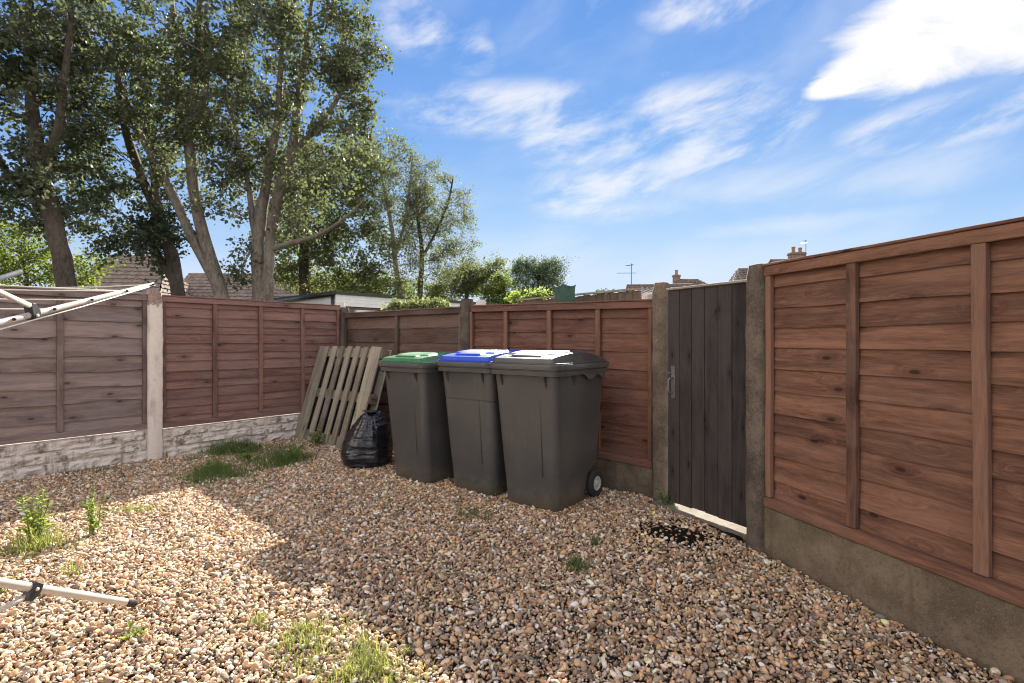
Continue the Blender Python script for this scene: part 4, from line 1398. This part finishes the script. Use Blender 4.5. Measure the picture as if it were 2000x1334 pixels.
shrub('leafy_shrub', 'sunlit yellow green shrub above the purple grey fence panel', 13.5,
      [(40, 500, 75, 70), (0, 470, 60, 60), (90, 520, 60, 50), (-40, 520, 60, 60), (150, 535, 45, 30), (170, 520, 22, 30)], 150, 52, 0.075, LM['lime'], 51, (50, 600), 0.32)
shrub('leafy_shrub', 'olive shrub filling the gap beneath the birches', 24.0,
      [(905, 550, 40, 32), (945, 560, 40, 30), (870, 575, 40, 22), (930, 535, 30, 22), (970, 530, 18, 20)], 150, 75, 0.085, LM['olive'], 52, (910, 610), 0.40)
shrub('leafy_shrub', 'bright lime shrub between the birches and windswept bush', 22.0,
      [(985, 570, 32, 30), (1000, 590, 40, 14), (965, 580, 30, 22)], 90, 75, 0.075, LM['lime'], 53, (985, 612), 0.32)
shrub('leafy_shrub', 'low yellow green shrub under the dark bushy tree behind the garage roof', 24.0,
      [(700, 560, 70, 25), (760, 570, 60, 22), (640, 565, 60, 20), (820, 575, 50, 20)], 160, 75, 0.085, LM['lime'], 54, (720, 610), 0.40)
shrub('windswept_bush', 'blue green windswept bush standing alone against the sky', 18.0,
      [(1050, 555, 52, 42), (1030, 530, 30, 22), (1075, 540, 30, 28), (1045, 580, 50, 14)], 170, 80, 0.070, LM['willow'], 55, (1050, 610), 0.30, -0.5, None, 'bush', 0.35)
shrub('clipped_hedge', 'cream edged hedge top in front of the garage door', 8.2,
      [(800, 602, 42, 8), (845, 602, 40, 7), (775, 606, 20, 6)], 90, 40, 0.040, LM['cream'], 56, (810, 640), 0.10, 0.0, None, 'hedge')
shrub('ivy_clump', 'small ivy clump on the fence top left of the television aerial', 9.5,
      [(1180, 586, 26, 10), (1168, 590, 14, 8)], 30, 30, 0.045, LM['dark'], 57, (1180, 620), 0.10, 0.0, None, 'ivy')
shrub('ivy_clump', 'bright ivy clump at the foot of the windswept bush', 10.5,
      [(1020, 587, 30, 9), (1050, 584, 26, 10)], 40, 30, 0.050, LM['weed'], 58, (1030, 620), 0.12, 0.0, None, 'ivy')


# --- small weeds in the gravel
def grass_tuft(label, px, py, n, h, spread, mat, seed, name='grass_tuft', stretch=(1, 1), lean=0.5):
    rs = np.random.default_rng(seed)
    c = G(px, py)
    V = []; Fc = []; T = []
    nc = max(3, n // (60 if n > 900 else 25))
    cen = [(rs.normal(0, 0.62), rs.normal(0, 0.62), rs.uniform(0.3, 1.0) ** 1.5 * 1.6, rs.uniform(0, 1), rs.uniform(0.05, 0.22)) for _ in range(nc)]
    for i in range(n):
        q0 = cen[rs.integers(0, nc)]
        x = (q0[0] + rs.normal(0, q0[4])) * spread * stretch[0]; y = (q0[1] + rs.normal(0, q0[4])) * spread * stretch[1]
        if rs.random() < 0.30: x, y = rs.normal(0, 0.42) * spread * stretch[0], rs.normal(0, 0.42) * spread * stretch[1]
        r = math.hypot(x / stretch[0], y / stretch[1]) / spread
        z = gz(c.x + x, c.y + y)
        hh = h * q0[2] * rs.uniform(0.4, 1.25) * max(0.3, 1.1 - 0.5 * r); b = rs.uniform(0, 6.283); ln = lean * hh * rs.uniform(0.2, 1.9)
        w = 0.0011 + 0.0014 * rs.random()
        dx, dy = math.cos(b), math.sin(b); sx, sy = -dy * w, dx * w
        k = len(V)
        for q, ww in ((0, 1), (0.4, 0.9), (0.75, 0.6)):
            ox = x + dx * ln * q * q; oy = y + dy * ln * q * q; oz = z + hh * q * (1 - 0.25 * q * lean)
            V += [(ox - sx * ww, oy - sy * ww, oz), (ox + sx * ww, oy + sy * ww, oz)]
        V.append((x + dx * ln, y + dy * ln, z + hh * (1 - 0.3 * lean)))
        Fc += [(k, k + 1, k + 3, k + 2), (k + 2, k + 3, k + 5, k + 4), (k + 4, k + 5, k + 6)]
        T += [float(np.clip(rs.beta(2, 2.5) * 0.7 + 0.3 * q0[3], 0, 1))] * 3
    me = bpy.data.meshes.new('blades'); me.from_pydata(V, [], Fc); me.update()
    at = me.attributes.new('tint', 'FLOAT', 'FACE'); at.data.foreach_set('value', T)
    o = obj(name, me, mat, None, loc=(c.x, c.y, 0))
    tag(o, label, 'grass', 'grass growing through the gravel')
    return o


def weed(label, px, py, nst, h, spread, leaf, mat, seed, nl=16, name='leafy_weed'):
    rs = np.random.default_rng(seed)
    c = G(px, py)
    e = empty(name, (c.x, c.y, 0))
    tag(e, label, 'weed', 'weeds growing through the gravel')
    br = []; LP = []; LD = []
    for i in range(nst):
        a = rs.uniform(0, 6.283); r = spread * rs.uniform(0, 1)
        p = np.array([r * math.cos(a) * 0.5, r * math.sin(a) * 0.5, 0]); hh = h * rs.uniform(0.55, 1.1)
        top = np.array([r * math.cos(a) * 1.3, r * math.sin(a) * 1.3, hh])
        t_ = np.linspace(0, 1, 7)[:, None]
        path = p + (top - p) * t_; path[:, :2] = p[:2] + (top - p)[:2] * t_ ** 1.7
        path += rs.normal(0, 0.004, path.shape)
        br.append((path, np.linspace(0.0026, 0.0012, 7)))
        for q in range(nl):
            u = rs.uniform(0.12, 1); k = min(5, int(u * 6)); f = u * 6 - k
            b = q * 2.4 + rs.uniform(-.4, .4)
            LP.append(path[k] * (1 - f) + path[k + 1] * f)
            LD.append((math.cos(b), math.sin(b), rs.uniform(0.0, 0.9)))
    LP = np.array(LP); LD = np.array(LD); k = len(LP)
    obj('stems', tubes_mesh('stems', br, 5), mat_stem, e)
    obj('leaves', leaf_mesh('leaves', LP, leaf * np.exp(rs.normal(0, 0.3, k)) * (1.25 - 0.7 * LP[:, 2] / h), LD, unit_rand(k, rs) * 0.4 + np.array([0, 0, 1.0]), rs.beta(2, 2, k), 0.27), mat, e)
    return e


mat_stem = plain('green weed stems', (0.10, 0.13, 0.04), 0.6, 0, 0.2)
weed('tall sunlit weed with broad leaves, nearest the edge by the airer', 68, 1066, 8, 0.29, 0.050, 0.045, LM['weed'], 71, 34)
weed('tall wispy sunlit weed with narrow leaves, second from the airer', 182, 1050, 8, 0.28, 0.040, 0.030, LM['weed'], 72, 34)
weed('small sunlit weed beneath the lower arm of the airer', 5, 1170, 4, 0.07, 0.05, 0.035, LM['weed'], 73, 10)
weed('tiny flat weed between the lower airer arm and the pale grass', 258, 1250, 4, 0.035, 0.05, 0.030, LM['weed'], 74, 10)
weed('shaded weed at the foot of the leaning pallet', 622, 876, 8, 0.20, 0.12, 0.050, LM['weed'], 75, 16)
weed('leafy weed squeezed between the black bag and green lidded bin', 752, 905, 10, 0.30, 0.14, 0.055, LM['weed'], 76, 18)
weed('weed in front of the blue lidded bin, beside the charcoal lidded bin', 965, 972, 6, 0.12, 0.06, 0.035, LM['weed'], 77, 12)
weed('weed at the foot of the gate post by the latch', 1302, 992, 7, 0.10, 0.05, 0.035, LM['weed'], 78, 14)
weed('tall shaded weed against the stained rock faced base board', 512, 866, 9, 0.22, 0.12, 0.050, LM['weed'], 79, 16)
weed('leafy weed clump nearest the cream post at the grass mats', 425, 925, 12, 0.12, 0.16, 0.040, LM['weed'], 61, 14)
weed('low spreading weed in the middle of the grass mats', 486, 903, 14, 0.12, 0.20, 0.036, LM['weed'], 62, 12)
weed('bushy weed on the mat closest to the pallet', 565, 895, 14, 0.16, 0.16, 0.040, LM['weed'], 63, 14)
grass_tuft('dark grass mat along the stained rock faced base board', 455, 888, 2600, 0.11, 0.36, LM['grass'], 81, stretch=(1.0, 0.6))
grass_tuft('deep green grass mat between the cream post and the pallet, nearest the open gravel', 428, 934, 2000, 0.10, 0.26, LM['grass'], 82)
grass_tuft('round green grass mat in front of the pallet', 548, 908, 2200, 0.11, 0.27, LM['grass'], 83)
grass_tuft('small flat green tuft in open gravel before the grass mats', 500, 948, 300, 0.03, 0.09, LM['grass'], 84)
grass_tuft('thin grass around the foot of the tall broad leaved weed', 62, 1075, 700, 0.11, 0.16, LM['grass_dry'], 85)
grass_tuft('flat strip of grass at the edge of the sunlit gravel', 262, 1003, 800, 0.035, 0.22, LM['grass_dry'], 86, stretch=(1, 0.25))
grass_tuft('loose sunlit grass tuft in the lower middle gravel', 612, 1262, 900, 0.055, 0.20, LM['grass_dry'], 87)
grass_tuft('bright sunlit grass tuft at the bottom edge', 725, 1315, 1000, 0.07, 0.17, LM['grass_dry'], 88)
grass_tuft('sparse sunlit grass sprigs above the loose tuft', 505, 1222, 90, 0.05, 0.05, LM['grass_dry'], 89)
grass_tuft('short dark tuft in the shaded gravel below the charcoal lidded bin', 1128, 1118, 500, 0.05, 0.07, LM['grass'], 90)
grass_tuft('tiny dark tuft just above the short dark tuft', 1160, 1072, 120, 0.04, 0.035, LM['grass'], 91)
grass_tuft('flat dark tuft beside the spilt soil near the tall gate post', 1400, 1116, 140, 0.03, 0.045, LM['grass'], 92)
grass_tuft('thin shaded grass in front of the green lidded bin', 920, 1010, 500, 0.035, 0.16, LM['grass'], 93)
grass_tuft('few thin blades in sunlit gravel above the lower airer arm', 140, 1130, 40, 0.08, 0.04, LM['grass_dry'], 94)
grass_tuft('faint mossy grass along the dirty white base board', 190, 926, 1200, 0.03, 0.42, LM['grass'], 95, stretch=(0.9, 0.45))
grass_tuft('thin sprigs in the middle of the shaded gravel', 868, 1120, 120, 0.035, 0.07, LM['grass'], 97)
grass_tuft('sparse sprigs halfway between the bottom tufts and charcoal lidded bin', 835, 1190, 140, 0.030, 0.09, LM['grass'], 98)
grass_tuft('grass fringe at the foot of the cream post', 318, 898, 160, 0.08, 0.06, LM['grass'], 96)

# ------------------------------------------------------------------ rotary airer, tipped over
M['alu'] = plain('cream coated aluminium tube', (0.50, 0.46, 0.41), 0.40, 0.0, 0.08, 12)
M['black_plastic'] = plain('black plastic fittings', (0.020, 0.020, 0.023), 0.5, 0, 0.15)
M['slate_plastic'] = plain('slate plastic sleeve', (0.030, 0.036, 0.052), 0.8, 0, 0.1, spec=0.15)
M['cord'] = plain('white plastic clothes line', (0.70, 0.66, 0.60), 0.5, 0, 0.05)
HUB = Vector((-1.62, 0.72, 0.88))
ae = empty('rotary_airer', (HUB.x, HUB.y, 0.0))
tag(ae, 'tipped over rotary clothes airer with cream arms and white lines', 'clothes airer')
hubl = HUB - Vector((HUB.x, HUB.y, 0))
offA = Vector((HUB.x, HUB.y, 0))


def al(p): return Vector(p) - offA


tipU = P(300, 559, 2.50); tipL = Vector((-1.52, 2.07, 0.016)); tipB = P(42, 534, 2.35)


def arm(a, b, capmat, capl, ru=0.0108):
    d = (b - a).normalized()
    o = MB().tube([al(a), al(b - d * capl)], ru, 12, 0.72).build('arm', M['alu'], ae); autosmooth(o, 50)
    c = MB().tube([al(b - d * (capl + 0.012)), al(b - d * 0.006), al(b)], [ru * 1.08, ru * 1.06, ru * 0.7], 12, 0.76).build('end_cap', capmat, o); autosmooth(c, 50)
    return o, d


up_arm, dU = arm(HUB, tipU, M['black_plastic'], 0.03)
lo_arm, dLo = arm(HUB, tipL, M['black_plastic'], 0.045, 0.0132)
ba_arm, dBa = arm(HUB, tipB, M['slate_plastic'], 0.40)
MB().tube([al(HUB - Vector((0.05, 0.1, 0.0))), al(HUB + Vector((-0.45, -0.9, -0.76)))], 0.022, 12).build('pole', M['alu'], ae, smooth=True)
MB().tube([al(HUB + Vector((0.02, 0.03, 0.02))), al(HUB - Vector((0.06, 0.12, 0.02)))], 0.045, 16).build('hub', M['black_plastic'], ae, smooth=True)
runner = HUB + Vector((-0.40, -0.02, 0.40))
MB().tube([al(HUB - Vector((0.05, 0.1, 0))), al(runner)], 0.016, 8).build('pole_stub', M['alu'], ae, smooth=True)


def bracket(a, d, dist, parent, sg_=1):
    c = a + d * dist
    upv = Vector((0, 0, 1)); s_ = d.cross(upv).normalized(); u_ = s_.cross(d).normalized()
    Mx = Matrix((d, s_, u_)).transposed()
    mb = MB()
    pr = [(-0.020, -0.018), (0.014, -0.014), (0.016, 0.012), (0.004, 0.038), (-0.010, 0.041), (-0.019, 0.033)]
    r0 = [tuple(al(c + Mx @ Vector((x, -0.0145, sg_ * z)))) for x, z in pr]; r1 = [tuple(al(c + Mx @ Vector((x, 0.0145, sg_ * z)))) for x, z in pr]
    b = mb.quad_loop([r0, r1]).build('bracket', M['black_plastic'], parent); bevel(b, 0.002, 1)
    q = c + Mx @ Vector((-0.004, 0, -0.004))
    for sg in (-1, 1):
        MB().tube([al(q + s_ * 0.013 * sg), al(q + s_ * 0.0165 * sg)], 0.0058, 10).build('rivet', M['alu'], parent, smooth=True)
    return c + Mx @ Vector((-0.006, 0, 0.030))


def along(a, b, px):
    """distance from a along a-b where the arm crosses photo column px"""
    d = b - a; k = (px - 1000) / F
    return (k * a.y - a.x) / (d.x - k * d.y) * d.length


bu = bracket(HUB, dU, along(HUB, tipU, 66), up_arm)
MB().tube([al(bu), al(P(-60, 548, 1.45)), al(P(-300, 430, 1.2))], 0.0095, 10).build('strut', M['alu'], ae, smooth=True)
bl = bracket(HUB, dLo, along(HUB, tipL, 68), lo_arm, -1)
MB().tube([al(HUB + dLo * (along(HUB, tipL, 62)) - Vector((0, 0, 0.020))), al(P(-25, 1208, 1.55))], 0.0085, 10).build('strut', M['alu'], ae, smooth=True)
# lines
for (px, ex, ey, ez) in ((26, -140, 626, 1.75), (105, -140, 603, 1.85), (178, -140, 584, 2.0), (246, -140, 566, 2.15), (246, -140, 552, 2.3), (298, 100, 566, 2.65)):
    a = HUB + dU * along(HUB, tipU, px); b = P(ex, ey, ez)
    mid = (a + b) / 2 - Vector((0, 0, 0.004))
    MB().tube([al(a), al(mid), al(b)], 0.0027, 5).build('line', M['cord'], ae, smooth=True)
    upv = dU.cross(Vector((0, 0, 1))).normalized()
    g = a + Vector((0, -0.010, 0.004))
    MB().tube([al(a + Vector((0.0075, -0.004, 0))), al(a + Vector((0.0125, -0.010, 0)))], 0.0055, 10).build('eyelet', M['black_plastic'], up_arm, smooth=True)
a = tipU + Vector((0.006, 0, -0.004)); b = P(-60, 664, 1.55)
MB().tube([al(a), al((a + b) / 2 - Vector((0, 0, 0.004))), al(b)], 0.0024, 5).build('line', M['cord'], ae, smooth=True)
a = P(246, 572, 2.3); b = P(-60, 566, 2.9)
MB().tube([al(P(100, 566, 2.65)), al(P(-60, 560, 3.0))], 0.0021, 5).build('line', M['cord'], ae, smooth=True)

# ------------------------------------------------------------------ buildings behind
M['white_board'] = plain('white fascia board', (0.80, 0.80, 0.80), 0.5, 0, 0.05, 5)
M['roof_felt'] = plain('dark grey roof edge', (0.050, 0.055, 0.052), 0.8, 0, 0.3, 20)
M['black_pipe'] = plain('black gutter plastic', (0.015, 0.015, 0.017), 0.4)
M['render_wall'] = plain('pale rendered wall', (0.46, 0.43, 0.39), 0.9, 0, 0.12, 8)
M['green_fabric'] = plain('green woven fabric', (0.040, 0.095, 0.072), 0.7, 0, 0.15, 30)
M['aerial_metal'] = plain('dull aerial metal', (0.10, 0.10, 0.10), 0.5, 0.5)
M['clay_pot'] = plain('clay chimney pot', (0.30, 0.16, 0.11), 0.85, 0, 0.2)


def brick_mat():
    t = NT('brown brick')
    tc = t.n('ShaderNodeTexCoord')
    b = t.n('ShaderNodeTexBrick')
    v = t.vm('MULTIPLY', tc.outputs['Object'], (1, 1, 1))
    sx = t.n('ShaderNodeSeparateXYZ'); t.L.new(v, sx.inputs[0]); cx = t.n('ShaderNodeCombineXYZ')
    t.L.new(t.math('ADD', sx.outputs[0], sx.outputs[1]), cx.inputs[0]); t.L.new(sx.outputs[2], cx.inputs[1])
    t.L.new(cx.outputs[0], b.inputs['Vector'])
    b.inputs['Scale'].default_value = 1.0
    b.inputs['Brick Width'].default_value = 0.225; b.inputs['Row Height'].default_value = 0.075; b.inputs['Mortar Size'].default_value = 0.010
    b.inputs['Color1'].default_value = (0.24, 0.12, 0.085, 1); b.inputs['Color2'].default_value = (0.17, 0.095, 0.07, 1); b.inputs['Mortar'].default_value = (0.30, 0.27, 0.24, 1)
    t.color(b.outputs['Color']); t.rough(0.9)
    return t.m


M['brick'] = brick_mat()


def tile_mat(name, c1, c2):
    t = NT(name)
    v, _ = obj_coords(t)
    a = t.noise(v, 3.5, 5, 0.65); b = t.noise(v, 30, 3, 0.6)
    f = t.math('ADD', t.math('MULTIPLY', a, 0.6), t.math('MULTIPLY', b, 0.4))
    t.color(t.mix(t.mr(f, 0.35, 0.68), c1, c2)); t.rough(0.9); t.spec(0.2)
    return t.m


M['tile_brown'] = tile_mat('brown concrete roof tiles', (0.175, 0.138, 0.116), (0.320, 0.262, 0.225))
M['tile_grey'] = tile_mat('grey brown roof tiles', (0.130, 0.108, 0.096), (0.24, 0.200, 0.180))


def tiled_slope(parent, name, e0, e1, r0, r1, mat, course=0.33, roll=0.30, hi=0.045):
    """a roof slope with stepped, rolled courses; e0-e1 eaves, r0-r1 ridge"""
    e0, e1, r0, r1 = map(Vector, (e0, e1, r0, r1))
    nrm = (e1 - e0).cross(r0 - e0).normalized()
    if nrm.z < 0: nrm = -nrm
    nc = max(3, int((r0 - e0).length / course)); L = max((e1 - e0).length, (r1 - r0).length)
    nr = min(160, max(6, int(L / roll * 4)))
    mb = MB()
    for c in range(nc):
        b = len(mb.v)
        for (f, h) in ((c / nc, hi), ((c + 1.03) / nc, 0.0), (c / nc, -0.01)):
            f = min(1.0, f)
            a, z = e0.lerp(r0, f), e1.lerp(r1, f)
            for i in range(nr + 1):
                u = i / nr; p = a.lerp(z, u)
                s_ = (p - e0).dot((e1 - e0).normalized())
                w = 0.5 + 0.5 * math.cos(2 * math.pi * s_ / roll)
                mb.v.append(tuple(p + nrm * (h + 0.035 * (w ** 2))))
        for i in range(nr):
            q = b + i
            mb.f.append((q, q + 1, q + nr + 2, q + nr + 1))
            mb.f.append((q + 2 * nr + 2, q + 2 * nr + 3, q + 1, q))
    return mb.build(name, mat, parent, fix=False)


def house(label, origin, rz, L, D, eave, ridge, tile, hip=0.0, name='house', chim=None, wall='render_wall', aerial=None):
    """origin: middle of the front wall at ground; ridge runs along local x"""
    e = empty(name, (origin.x, origin.y, 0), rz)
    tag(e, label, 'house')
    hx = L / 2
    mb = MB()
    prof = lambda x: [(x, 0, 0), (x, 0, eave), (x, D / 2, ridge if hip == 0 else eave), (x, D, eave), (x, D, 0)]
    mb.quad_loop([prof(-hx), prof(hx)], True, True).build('wall', M[wall], e)
    ov = 0.25
    sl_ = (ridge - eave) / (D / 2)
    f0, f1 = (-hx - ov, -ov, eave - ov * sl_ + 0.05), (hx + ov, -ov, eave - ov * sl_ + 0.05)
    b0, b1 = (hx + ov, D + ov, eave - ov * sl_ + 0.05), (-hx - ov, D + ov, eave - ov * sl_ + 0.05)
    ra, rb = (-hx - ov + hip, D / 2, ridge + 0.05), (hx + ov - hip, D / 2, ridge + 0.05)
    ro = tiled_slope(e, 'roof', f0, f1, ra, rb, M[tile])
    tiled_slope(ro, 'rear_slope', b0, b1, rb, ra, M[tile])
    if hip > 0:
        tiled_slope(ro, 'hip_slope', f1, b0, rb, rb, M[tile]); tiled_slope(ro, 'hip_slope', b1, f0, ra, ra, M[tile])
    MB().tube([ra, rb], 0.10, 8).build('ridge_tiles', M[tile], ro, smooth=True)
    MB().box(-hx - ov, hx + ov, -ov - 0.10, -ov - 0.002, eave - ov * sl_ - 0.06, eave - ov * sl_ + 0.03).build('gutter', M['white_board'], e)
    if chim:
        for (cx, cy, cw, ztop, pots) in chim:
            c = MB()
            c.box(cx - cw / 2, cx + cw / 2, cy - cw * 0.35, cy + cw * 0.35, eave, ztop - 0.16)
            c.box(cx - cw / 2 - 0.05, cx + cw / 2 + 0.05, cy - cw * 0.35 - 0.05, cy + cw * 0.35 + 0.05, ztop - 0.158, ztop - 0.07)
            c.box(cx - cw / 2 - 0.02, cx + cw / 2 + 0.02, cy - cw * 0.35 - 0.02, cy + cw * 0.35 + 0.02, ztop - 0.068, ztop)
            co = c.build('chimney', M['brick'], ro)
            for k in range(pots):
                x = cx + (k - (pots - 1) / 2) * cw * 0.5
                MB().quad_loop([[(x + r * math.cos(2 * math.pi * q / 12), cy + r * math.sin(2 * math.pi * q / 12), z) for q in range(12)] for (z, r) in ((ztop - 0.01, 0.14), (ztop + 0.12, 0.12), (ztop + 0.33 - 0.06 * k, 0.115), (ztop + 0.36 - 0.06 * k, 0.135), (ztop + 0.42 - 0.06 * k, 0.13))]).build('chimney_pot', M['clay_pot'], ro, smooth=False)
    if aerial:
        for (ax, ay, z0, z1, elems) in aerial:
            mb = MB(); mb.tube([(ax, ay, z0), (ax, ay, z1)], 0.022, 6)
            for (zz, dx, dy, ln) in elems:
                mb.tube([(ax - dx * ln * 0.75, ay - dy * ln * 0.75, zz), (ax + dx * ln * 0.25, ay + dy * ln * 0.25, zz + 0.02)], 0.014, 5)
                for q in range(8):
                    f = -0.72 + 0.92 * q / 7
                    cx, cy = ax + dx * ln * f, ay + dy * ln * f
                    mb.tube([(cx + dy * 0.16, cy - dx * 0.16, zz), (cx - dy * 0.16, cy + dx * 0.16, zz)], 0.006, 4)
            mb.build('aerial', M['aerial_metal'], ro)
    return e


# roof seen between the dark trunk and the ivy clad tree, and its neighbour
Zh = 24.0
a = P(215, 560, Zh)
house('house with brown tiled roof between the dark trunk and ivy clad tree', Vector((a.x - 0.35, Zh)), R(8), 4.4, 5.6, 2.75, P(0, 508, Zh + 2.8).z, 'tile_brown', 1.1)
a = P(440, 560, Zh + 3)
house('house with long low brown tiled roof behind the pale forked tree', Vector((a.x, Zh + 3)), R(4), 6.4, 6.0, 2.6, P(0, 543, Zh + 6).z, 'tile_brown', 0.0)
# far side houses
a = P(1250, 575, 30)
house('far house with low tiled roof carrying the tall television aerial', Vector((a.x + 1.6, 30)), R(-6), 3.6, 5.0, 3.3, P(0, 563, 32.5).z, 'tile_grey', 0.0,
      aerial=[(-1.75, 2.5, 3.9, P(0, 518, 32.5).z, [(P(0, 537, 32.5).z, 1, 0.15, 1.25), (P(0, 521, 32.5).z, 0.75, -0.66, 0.55)])])
a = P(1330, 560, 42)
house('far house with small hipped roof and single chimney behind gate post', Vector((a.x + 1.45, 42)), R(0), 4.4, 4.8, 4.9, P(0, 552, 44.4).z, 'tile_grey', 1.6,
      chim=[(-1.05, 2.4, 0.55, P(0, 541, 44.4).z, 1)])
a = P(1455, 545, 34)
house('far house with pale tiled gable roof showing above the gate', Vector((a.x + 2.35, 34)), R(-14), 5.6, 5.4, 4.6, P(0, 530, 36.7).z, 'tile_grey', 0.9)
a = P(1600, 510, 34)
house('far house with long roof and two pot chimney above the orange brown panel', Vector((a.x + 3.2, 34)), R(-3), 9.5, 6.0, 5.0, P(0, 513, 37).z, 'tile_grey', 0.0,
      chim=[(-3.1, 3.0, 0.95, P(0, 497, 37).z, 2)], aerial=[(-2.45, 3.0, 6.2, P(0, 472, 37).z, [(P(0, 478, 37).z, 1, 0.1, 0.4), (P(0, 474, 37).z, 0.9, -0.3, 0.3)])])

# garage with a flat roof
Zg = 12.0
gc = P(655, 575, Zg)
u = Vector((0.66, 0.751)); w = Vector((-0.751, 0.66))
ga = empty('garage', (gc.x, gc.y, 0), ang(u))
tag(ga, 'low flat roofed garage with white fascia behind the fence corner', 'garage')
top = gc.z + 0.02
LA, LB = 7.0, 3.3       # along local x, local y (w)
MB().box(0.10, LA - 0.1, 0.12, LB - 0.1, 0, top - 0.22).build('wall', M['brick'], ga)
o = MB().box(0, LA, 0.0, 0.03, top - 0.33, top - 0.06).build('fascia', M['white_board'], ga)
for zz in (0.24, 0.16):
    MB().box(0, LA, -0.006, -0.0005, top - zz - 0.006, top - zz).build('board_joint', M['white_board'], o)
o = MB().box(-0.002, 0.03, 0.032, LB, top - 0.33, top - 0.07).build('fascia', M['white_board'], ga)
MB().box(-0.05, LA + 0.05, -0.05, LB + 0.05, top - 0.058, top + 0.012).build('roof', M['roof_felt'], ga)
MB().tube([(-0.075, -0.06, top - 0.06), (-0.075, LB, top - 0.10)], 0.055, 8).build('gutter', M['black_pipe'], ga, smooth=True)
MB().tube([(-0.06, 0.02, top - 0.10), (-0.05, 0.05, top - 0.4), (-0.05, 0.05, 0.0)], 0.038, 8).build('downpipe', M['black_pipe'], ga, smooth=True)
MB().box(0.55, 0.62, 0.06, 0.118, 0, top - 0.40).build('door_frame', M['white_board'], ga)
MB().box(0.55, 3.1, 0.06, 0.117, top - 0.47, top - 0.40).build('door_head', M['white_board'], ga)
dr = MB().box(0.63, 3.0, 0.075, 0.116, 0, top - 0.475).build('door', M['white_board'], ga)
for k in range(6):
    MB().box(0.66, 2.97, 0.068, 0.0745, 0.1 + 0.27 * k, 0.1 + 0.27 * k + 0.24).build('door_panel', M['white_board'], dr)

# neighbour's board fence and green bag over the fox brown panel
na, nb_ = P(1010, 592, 8.6), P(1262, 585, 6.6)
nfd = Vector((nb_.x - na.x, nb_.y - na.y)); nfl = nfd.length
ne = empty('board_fence', (na.x, na.y, 0), ang(nfd))
tag(ne, "neighbour's low brown board fence just showing over the fox brown panel", 'fence')
k = int(nfl / 0.125)
me0 = MB().box(0.003, 0.119, 0, 0.016, 0, na.z - 0.02).mesh('plank'); me0.materials.append(M['wood_dull_z'])
for i in range(k):
    o = bpy.data.objects.new('plank', me0); COL.objects.link(o); o.parent = ne; o.location = (i * 0.125, 0.002 * (i % 3), 0.004 * ((i * 7) % 5))
MB().box(0, k * 0.125, -0.03, 0.03, na.z + 0.002, na.z + 0.026).build('cap_rail', M['wood_cap'], ne)
gbp = P(1104, 588, 7.2)
mb = MB(); rings = []
for (q, s_) in ((0.0, 0.86), (0.3, 0.94), (0.6, 0.97), (0.85, 1.0), (1.0, 1.06)):
    ring = []
    for i in range(24):
        th = 2 * math.pi * i / 24
        cc, ss = math.cos(th), math.sin(th)
        sq = 1 / max(abs(cc), abs(ss))
        rr_ = 0.118 * s_ * (0.35 + 0.65 * sq) * (1 + 0.07 * math.sin(5 * th + 3 * q))
        ring.append((cc * rr_, ss * rr_, gbp.z - 0.10 + 0.28 * q + (0.030 * (sq - 1) * 2.4 - 0.01 if q == 1.0 else 0)))
    rings.append(ring)
gb = mb.quad_loop(rings, True, True).build('garden_bag', M['green_fabric'], None, loc=(gbp.x, gbp.y, 0), rot=(0, 0, 0.5))
tag(gb, 'green fabric bag with peaked corners in front of the windswept bush', 'bag')
gp = MB().box(-0.05, 0.05, -0.05, 0.05, 0, gbp.z - 0.102).build('timber_stump', M['wood_dull_z'], None, loc=(gbp.x, gbp.y, 0))
tag(gp, 'squat timber post carrying the green fabric bag', 'post')
